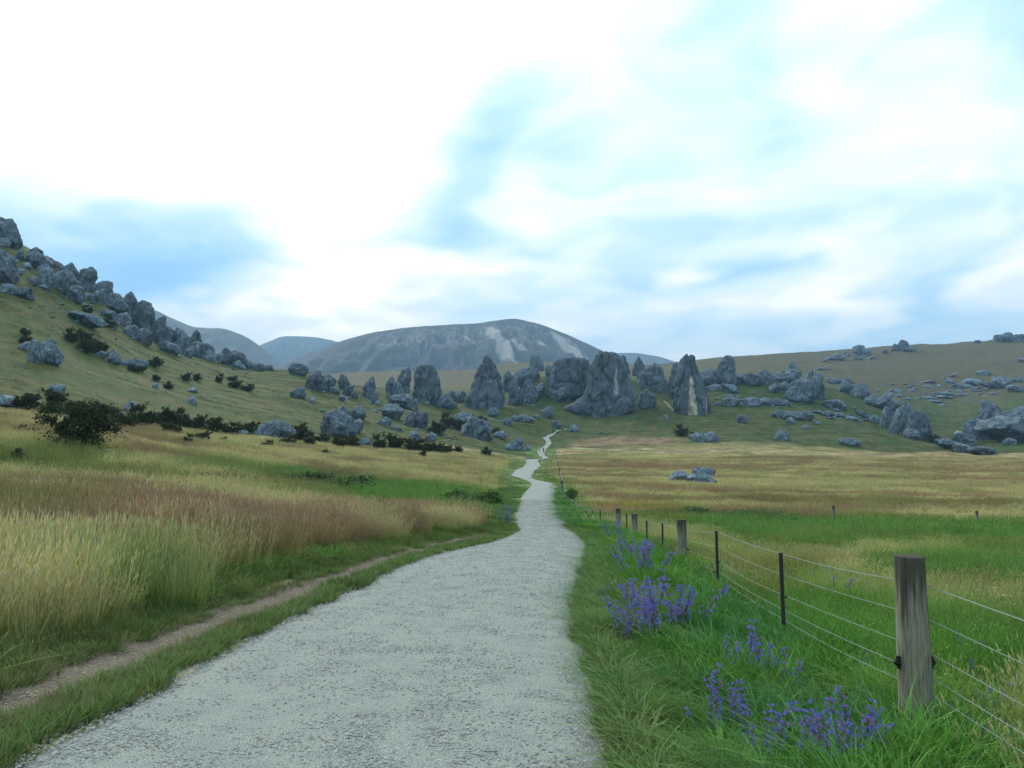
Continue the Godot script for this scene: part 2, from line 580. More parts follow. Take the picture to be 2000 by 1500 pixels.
func growth(x: float, z: float) -> Color:
	# the plant cover's own colour, from dry straw over rusty seed heads to green
	var a := n_big.get_noise_2d(x * 4.0, z * 7.0)
	var b := n_mid.get_noise_2d(x * 0.8 + 40.0, z * 0.9)
	var c := n_mid.get_noise_2d(x * 2.5 - 90.0, z * 2.5)
	var straw := Vector3(0.45, 0.39, 0.215)
	var rust := Vector3(0.30, 0.205, 0.132)
	var olive := Vector3(0.20, 0.225, 0.075)
	var green := Vector3(0.125, 0.255, 0.055)
	var hill := Vector3(0.062, 0.096, 0.024)
	var v: Vector3
	if z < 260.0 and x < 0.06 * z + 2.5:
		v = straw.lerp(rust, smoothstep(-0.12, 0.32, a + 0.4 * b))
		v = v.lerp(olive, smoothstep(0.05, 0.42, b - 0.3 * a + 0.15 * c) * 0.6)
	elif z < 36.0:
		v = green.lerp(olive, smoothstep(-0.35, 0.25, b))
		v = v.lerp(straw, 0.75 * smoothstep(0.0, 0.4, n_mid.get_noise_2d(x * 0.7 - 30.0, z * 1.1) + 0.25 * c))
	else:
		v = rust.lerp(straw, smoothstep(-0.12, 0.2, n_big.get_noise_2d(x * 1.2, z * 9.0)))
		v = v.lerp(olive, smoothstep(0.05, 0.4, b + 0.3 * c) * 0.6)
	var on_hill := 0.0
	if x < 0.06 * z:
		on_hill = smoothstep(0.0, 22.0, z - clampf(95.0 + (x + 45.0) * 1.9, 78.0, 285.0) + b * 16.0)
	else:
		on_hill = smoothstep(0.0, 26.0, z - clampf(262.0 - absf(x - 90.0) * 0.25, 225.0, 270.0) + b * 14.0)
	var slope := hill.lerp(Vector3(0.112, 0.104, 0.036), smoothstep(-0.05, 0.45, a + 0.3 * b))
	slope = slope.lerp(Vector3(0.050, 0.085, 0.022), smoothstep(0.1, 0.4, b - a * 0.5))
	if z > 560.0:   # the farther hills are browner: sun-dried tussock
		slope = slope.lerp(Vector3(0.105, 0.095, 0.052), smoothstep(560.0, 720.0, z))
	v = v.lerp(slope, on_hill)
	for k in blots:
		var dx: float = (x - k[0]) / k[2]
		if absf(dx) > 1.3: continue
		var dz: float = (z - k[1]) / k[3]
		var r := dx * dx + dz * dz
		if r < 1.7:
			v = v.lerp(k[4], k[5] * smoothstep(1.25, 0.55, r + 0.5 * b))
	if z > 30.0 and z < 300.0 and absf(x) < 32.0:   # grazed green strips along the track
		var off := off_path(x, z)
		if off < 12.0 and (x > 0.02 * z and x < 0.058 * z + 0.8 or off < 1.2 + 0.012 * z):
			v = v.lerp(Vector3(0.105, 0.19, 0.052), 0.85 * smoothstep(12.0, 8.0, off) * smoothstep(300.0, 250.0, z))
	v *= 1.0 + 0.22 * c
	return Color(v.x, v.y, v.z)

func make_blots() -> void:
	var green := Vector3(0.13, 0.235, 0.062)
	var deep := Vector3(0.085, 0.15, 0.050)
	var straw := Vector3(0.45, 0.39, 0.215)
	var rust := Vector3(0.30, 0.205, 0.132)
	for p in [[800, 965, 170, 0.28, green, 0.95], [900, 975, 110, 0.20, green, 0.8], [620, 935, 130, 0.16, deep, 0.7], [480, 920, 130, 0.14, green, 0.6], [320, 940, 380, 0.10, Vector3(0.16, 0.19, 0.06), 0.7], [60, 900, 130, 0.22, Vector3(0.14, 0.175, 0.055), 0.8], [250, 1180, 160, 0.10, green, 0.55], [560, 1110, 60, 0.07, green, 0.5],
			[1700, 1035, 420, 0.20, green, 1.0], [1950, 1130, 240, 0.25, green, 0.95], [1480, 1045, 90, 0.12, green, 0.9], [1650, 1085, 260, 0.06, straw, 0.65], [1450, 1110, 110, 0.14, Vector3(0.30, 0.26, 0.11), 0.6], [1400, 1010, 140, 0.08, deep, 0.9],
			[1850, 1010, 200, 0.06, straw, 0.6], [1240, 990, 80, 0.06, Vector3(0.28, 0.25, 0.03), 0.6], [1700, 985, 420, 0.09, Vector3(0.20, 0.20, 0.075), 0.6], [1600, 945, 600, 0.12, straw, 0.5], [1300, 915, 220, 0.14, rust, 0.7], [1700, 893, 500, 0.05, straw, 0.9], [1300, 893, 200, 0.03, straw, 0.9], [1220, 868, 120, 0.10, rust, 0.8], [1500, 872, 300, 0.06, Vector3(0.26, 0.23, 0.10), 0.7], [1800, 888, 250, 0.05, rust, 0.5], [900, 880, 160, 0.14, straw, 0.5]]:
		var q := hit(p[0], p[1])
		blots.append([q.x, -q.z, p[2] / F * -q.z, p[3] * -q.z, p[4], p[5]])

func build_terrain() -> void:
	make_blots()
	var az := PackedFloat32Array()
	var a := -PI
	while a < PI + 0.001:
		az.append(a)
		a += deg_to_rad(0.25 if absf(a + 0.001) < deg_to_rad(44.0) else 4.0)
	az[az.size() - 1] = PI
	var rings := PackedFloat32Array()
	var r := 0.5
	while r < 1500.0:
		rings.append(r)
		r *= 1.0275
	rings.append_array([2200.0, 4000.0, 6500.0])
	var v := PackedVector3Array()
	var c := PackedColorArray()
	for rr in rings:
		for k in az.size():
			var x := sin(az[k]) * rr
			var z := cos(az[k]) * rr
			var y := -30.0
			if rr < 1600.0:
				y = height(x, z)
				if absf(x) < 40.0 and z > -6.0:
					y -= 0.10 * smoothstep(-0.02, -0.30, off_path(x, z)) * (1.0 + z * 0.012)
			elif rr < 2500.0:
				y = -20.0
			v.append(Vector3(x, y, -z))
			c.append(growth(x, z))
	var o := MeshInstance3D.new()
	o.mesh = sheet(rings.size(), az.size(), v, c)
	o.material_override = M.ground
	named(o, "ground")
	tag(o, "grassy valley floor rising to green and brown hillsides", "ground", "", "structure")

# ------------------------------------------------------------------ mountains
func build_mountains() -> void:
	print("path ", Time.get_ticks_msec())
	var dark := Vector3(0.062, 0.074, 0.075)
	for m in [
			["mountain", "broad dark mountain with pale scree streaks behind the rock towers", 3000.0, 1500.0, [[380, 770], [470, 745], [540, 716], [600, 691], [680, 661], [740, 646], [800, 638], [870, 633], [930, 630], [965, 625], [1000, 621], [1040, 628], [1090, 645], [1140, 667], [1190, 690], [1250, 716], [1330, 745], [1420, 775]], dark, 1],
			["mountain", "grey mountain spur sloping down behind the left boulder ridge", 3600.0, 1900.0, [[-100, 640], [100, 606], [200, 594], [290, 601], [340, 622], [385, 638], [430, 640], [470, 652], [510, 677], [555, 712], [620, 745]], Vector3(0.125, 0.125, 0.105), 0],
			["mountain", "pale hazy mountain half lost in low cloud, far left of centre", 5600.0, 2000.0, [[380, 720], [470, 690], [520, 668], [560, 655], [600, 656], [650, 664], [720, 690], [800, 740]], Vector3(0.13, 0.14, 0.13), 0],
			["mountain", "distant blue mountain between the towers and the right hill", 5000.0, 1700.0, [[1100, 720], [1180, 690], [1230, 688], [1280, 694], [1320, 706], [1400, 740], [1500, 770]], Vector3(0.10, 0.11, 0.11), 0]]:
		var zr: float = m[2]
		var depth: float = m[3]
		var xs := PackedFloat32Array()
		var ys := PackedFloat32Array()
		for p in m[4]:
			var d := ray(p[0], p[1])
			xs.append(zr * d.x / -d.z)
			ys.append(EYE + zr * d.y / -d.z)
		var n := 260
		var rows := 80
		var at := PackedFloat32Array()
		for i in n: at.append(lerpf(xs[0], xs[-1], i / (n - 1.0)))
		var crest := pchip(xs, ys, at)
		var v := PackedVector3Array()
		var c := PackedColorArray()
		for j in rows:
			var t := j / (rows - 1.0) * 1.35          # 0 at the foot towards us, 1 on the crest, beyond it the far side
			for i in n:
				var z := zr - depth * (1.0 - t)
				var x := at[i] * (1.0 - 0.12 * (1.0 - t))
				var fall := pow(clampf(t, 0.0, 1.0), 1.15) if t <= 1.0 else 1.0 - pow((t - 1.0) / 0.35, 1.5)
				var gully := n_big.get_noise_2d(x * 0.9, z * 0.22) * 0.16 + n_big.get_noise_2d(x * 3.0, z * 0.8) * 0.04
				var y := -25.0 + (crest[i] + 25.0) * (fall + gully * fall * (1.0 - fall) * 2.2)
				v.append(Vector3(x, y, -z))
				var col: Vector3 = m[5]
				col *= 1.0 + 0.25 * n_big.get_noise_2d(x * 2.0, z)
				if m[6]:
					col = scree(col, x / z * F + 1000.0, t, x, z)
				c.append(Color(col.x, col.y, col.z))
		var o := MeshInstance3D.new()
		o.mesh = sheet(rows, n, v, c)
		o.material_override = M.mountain
		named(o, m[0])
		tag(o, m[1], "mountain", "", "structure")

# bare scree on the big mountain: chutes that run down from the crest and a scatter of patches under it
func scree(col: Vector3, px: float, t: float, x: float, z: float) -> Vector3:
	var pale := Vector3(0.34, 0.33, 0.31)
	var rag := n_big.get_noise_2d(x * 6.0, z * 6.0)
	var k := 0.0
	for s in [[952.0, 0.93, 1012.0, 0.50, 16.0], [1085.0, 0.95, 1165.0, 0.62, 22.0], [985.0, 0.8, 1030.0, 0.66, 7.0], [905.0, 0.86, 925.0, 0.80, 9.0], [1050.0, 0.80, 1068.0, 0.70, 6.0]]:
		var f: float = (s[1] - t) / (s[1] - s[3])
		if f > -0.05 and f < 1.05:
			var mid: float = lerpf(s[0], s[2], f)
			var wide: float = s[4] * (0.6 + 0.4 * sin(clampf(f, 0, 1) * PI))
			k = maxf(k, smoothstep(1.0, 0.6, absf(px - mid) / wide + rag * 0.9) * smoothstep(-0.05, 0.05, f) * smoothstep(1.05, 0.9, f))
	var band := smoothstep(0.12, 0.30, n_big.get_noise_2d(x * 5.0 + 300.0, z * 2.4)) * smoothstep(0.62, 0.80, t) * smoothstep(0.99, 0.93, t)
	k = maxf(k, band * smoothstep(700.0, 760.0, px) * smoothstep(1120.0, 1060.0, px) * 0.5)
	return col.lerp(pale, clampf(k, 0.0, 1.0))

# ------------------------------------------------------------------ rocks
# One closed mesh from a cube whose faces are pushed out by shape_fn's rules; every rock has its own seed.
func cube_points(n: int) -> PackedVector3Array:
	# triangles of a subdivided cube, three points each, clockwise from outside
	var out := PackedVector3Array()
	for f in 6:
		var ax := f / 2
		var s := 1.0 if f % 2 == 0 else -1.0
		for j in n:
			for i in n:
				var q := []
				for k in [[0, 0], [1, 0], [1, 1], [0, 1]]:
					var a: float = tan((2.0 * (i + k[0]) / n - 1.0) * PI / 4.0)
					var b: float = tan((2.0 * (j + k[1]) / n - 1.0) * PI / 4.0)
					q.append(Vector3(s, a, b * s) if ax == 0 else (Vector3(b * s, s, a) if ax == 1 else Vector3(a, b * s, s)))
				out.append_array([q[0], q[2], q[1], q[0], q[3], q[2]])
	return out
var cubes := {}

func finish(points: PackedVector3Array, col: PackedColorArray) -> ArrayMesh:
	# joins equal corners and averages their normals
	var seen := {}
	var v := PackedVector3Array()
	var c := PackedColorArray()
	var idx := PackedInt32Array()
	for k in points.size():
		var key := Vector3i((points[k] * 2000.0).round())
		if not seen.has(key):
			seen[key] = v.size()
			v.append(points[k])
			c.append(col[k])
		idx.append(seen[key])
	var nrm := PackedVector3Array()
	nrm.resize(v.size())
	for k in range(0, idx.size(), 3):
		var n := (v[idx[k + 2]] - v[idx[k]]).cross(v[idx[k + 1]] - v[idx[k]])
		nrm[idx[k]] += n
		nrm[idx[k + 1]] += n
		nrm[idx[k + 2]] += n
	for k in nrm.size(): nrm[k] = nrm[k].normalized()
	var arr := []
	arr.resize(Mesh.ARRAY_MAX)
	arr[Mesh.ARRAY_VERTEX] = v
	arr[Mesh.ARRAY_NORMAL] = nrm
	arr[Mesh.ARRAY_COLOR] = c
	arr[Mesh.ARRAY_INDEX] = idx
	var m := ArrayMesh.new()
	m.add_surface_from_arrays(Mesh.PRIMITIVE_TRIANGLES, arr)
	return m

# kinds: d rounded dome, b blocky boulder, s slab, t tower whose outline is given as rows of [height share, left, right]
func rock_mesh(kind: String, w: float, h: float, dep: float, sd: int, n: int, tone: float, outline := [], streaks := []) -> ArrayMesh:
	if not cubes.has(n): cubes[n] = cube_points(n)
	var base: PackedVector3Array = cubes[n]
	var r := RandomNumberGenerator.new()
	r.seed = sd * 7919 + 13
	var planes := []
	var count := 15 if kind == "b" else 12
	for i in count:
		var d := Vector3(r.randf_range(-1, 1), r.randf_range(-0.35, 1), r.randf_range(-1, 1)).normalized()
		planes.append([d, r.randf_range(0.62, 0.86) if kind == "b" else r.randf_range(0.78, 0.96)])
	var nz := FastNoiseLite.new()
	nz.noise_type = FastNoiseLite.TYPE_SIMPLEX_SMOOTH
	nz.seed = sd
	nz.frequency = 1.0
	nz.fractal_octaves = 4
	var out := PackedVector3Array()
	var col := PackedColorArray()
	var done := {}
	var size := maxf(w, h)
	var soft := 0.05 if kind == "b" else 0.12
	for p in base:
		if done.has(p):
			out.append(done[p][0])
			col.append(done[p][1])
			continue
		var q: Vector3
		var dir := p.normalized()
		if kind == "t":
			var t := (p.y + 1.0) * 0.5
			var row := 0
			while row < outline.size() - 2 and t > outline[row + 1][0]: row += 1
			var f := clampf((t - outline[row][0]) / (outline[row + 1][0] - outline[row][0]), 0.0, 1.0)
			f = f * f * (3.0 - 2.0 * f)
			var lx: float = lerpf(outline[row][1], outline[row + 1][1], f)
			var rx: float = lerpf(outline[row][2], outline[row + 1][2], f)
			var flat := Vector2(p.x, p.z)
			var reach := maxf(absf(p.x), absf(p.z))
			var round_ := flat.normalized() * reach if reach > 0.0 else Vector2.ZERO
			flat = flat.lerp(round_, 0.72)
			var dome := (1.0 - reach * reach) * 0.05 if absf(p.y) > 0.999 else 0.0
			var dd := dep * (0.75 + 0.25 * (rx - lx) / w) * (1.0 - 0.25 * t)
			q = Vector3((lx + rx) * 0.5 + flat.x * (rx - lx) * 0.5, (t + dome) * h, flat.y * dd * 0.5)
		else:
			var rad := 1.15
			for pl in planes:
				var k := dir.dot(pl[0])
				if k > 0.05:
					var lim: float = pl[1] / k
					# smooth minimum, so that the edges between faces are worn
					var hh := clampf(0.5 + 0.5 * (lim - rad) / soft, 0.0, 1.0)
					rad = lerpf(lim, rad, hh) - soft * hh * (1.0 - hh)
			q = Vector3(dir.x * w * 0.66, dir.y * h * 0.64, dir.z * dep * 0.64) * rad
		var s := q / size
		var lump := nz.get_noise_3d(s.x * 1.7, s.y * 1.7, s.z * 1.7)
		var fold := nz.get_noise_3d(s.x * 4.2 + 9.0, s.y * 2.2, s.z * 4.2)
		var flute := nz.get_noise_3d(s.x * 13.0, s.y * 2.4 + 30.0, s.z * 13.0)
		var crack := 1.0 - absf(nz.get_noise_3d(s.x * 2.4 + 50.0, s.y * 1.6, s.z * 2.4)) * 9.0
		var move := 0.085 * lump + 0.05 * fold + 0.020 * flute - (0.045 * maxf(crack, 0.0) if n >= 10 else 0.0)
		var away := Vector3(dir.x, dir.y * 0.8, dir.z)
		if kind == "t":
			away = Vector3(p.x, maxf(p.y, 0.0) * 0.7 if p.y > 0.6 else 0.0, p.z).normalized()
			move = 0.055 * lump + 0.03 * fold + 0.014 * flute - 0.045 * maxf(crack, 0.0)
			# the weathered crown: pinnacles and notches
			if p.y > 0.55:
				q.y += size * 0.07 * (nz.get_noise_3d(s.x * 9.0, 3.0, s.z * 9.0) + 0.1) * smoothstep(0.55, 1.0, p.y)
		q += away * move * size
		# bare limestone: pale scars and lichen, black water stains
		var pale := smoothstep(0.16, 0.40, nz.get_noise_3d(s.x * 4.0 + 70.0, s.y * 4.0, s.z * 4.0)) * 0.85 * (0.5 if kind == "t" else 1.0)
		var stain := smoothstep(0.0, 0.40, nz.get_noise_3d(s.x * 8.0 - 40.0, s.y * 0.9, s.z * 8.0)) * 0.48
		var g := tone * (1.0 + 0.9 * pale - stain + 0.12 * lump)
		var c := Vector3(0.138, 0.184, 0.216) * g
		for k in streaks:   # washed streaks of fresh stone: centre, half width, bottom, top (shares of the rock), colour
			if q.z > 0.0:
				var t := q.y / h
				var wob := 0.02 * nz.get_noise_3d(0.0, t * 9.0, k[0])
				var e: float = absf(q.x / w - k[0] - wob) / (k[1] * (1.0 - 0.65 * smoothstep(k[2], k[3], t)))
				c = c.lerp(k[4], smoothstep(1.15, 0.8, e + 0.25 * flute) * smoothstep(k[3], k[3] - 0.12, t) * smoothstep(k[2] - 0.02, k[2] + 0.02, t))
		done[p] = [q, Color(c.x, c.y, c.z)]
		out.append(q)
		col.append(done[p][1])
	return finish(out, col)

func set_rock(x0: float, y0: float, x1: float, y1: float, kind: String, tilt: float, sd: int, tone: float, outline := [], streaks := [], name_ := "boulder") -> MeshInstance3D:
	var cx := (x0 + x1) * 0.5
	var q := Vector3.ZERO
	var row := y1
	for k in 16:
		q = hit(cx, row, 1250.0)
		if q.y > -999.0: break
		row += 2.0
	var d := -q.z
	var k := d / F * (1.0 if d > 5.0 else 1.0)
	var w := (x1 - x0) * k
	var h := (y1 - y0 + (row - y1)) * k
	var dep := minf(w, h * 1.6) * 0.9 if kind != "t" else w * 0.8
	if kind == "s":
		dep = w * 0.7
	var px := maxf(x1 - x0, y1 - y0)
	var n := 7 if px < 16 else (10 if px < 28 else (14 if px < 50 else 22))
	if kind == "t": n = 36
	var o := MeshInstance3D.new()
	if kind == "t":
		var rows := []
		for e in outline:   # pixels of the outline to metres from the middle of its foot
			rows.append([clampf((y1 - e[0]) / (y1 - y0), 0.0, 1.0), (e[1] - cx) * k, (e[2] - cx) * k])
		var sink := 0.10
		for e in rows: e[0] = (e[0] + sink) / (1.0 + sink)
		rows.insert(0, [0.0, rows[0][1] * 1.02, rows[0][2] * 1.02])
		o.mesh = rock_mesh("t", w, h * (1.0 + sink), dep, sd, n, tone, rows, streaks)
		o.position = q + Vector3(0, -h * sink, -dep * 0.30)
	else:
		var sunk := 0.18 if kind != "s" else 0.3
		# a tilted body is wider and taller on the picture than along its own axes
		var ct := absf(cos(deg_to_rad(tilt)))
		var st := absf(sin(deg_to_rad(tilt)))
		var hh := h / (1.0 - sunk * 0.6)
		var den := maxf(ct * ct - st * st, 0.35)
		var own_w := maxf((w * ct - hh * st) / den, 0.45 * w) if tilt != 0.0 else w
		var own_h := maxf((hh * ct - w * st) / den, 0.35 * hh) if tilt != 0.0 else hh
		o.mesh = rock_mesh("b" if kind == "s" else kind, own_w, own_h, dep, sd, n, tone)
		o.position = q + Vector3(0, h * 0.5 - (hh - h) * 0.5, -dep * 0.22)
		o.rotation = Vector3(0, 0, deg_to_rad(-tilt))
	o.material_override = M.rock
	named(o, name_)
	return o

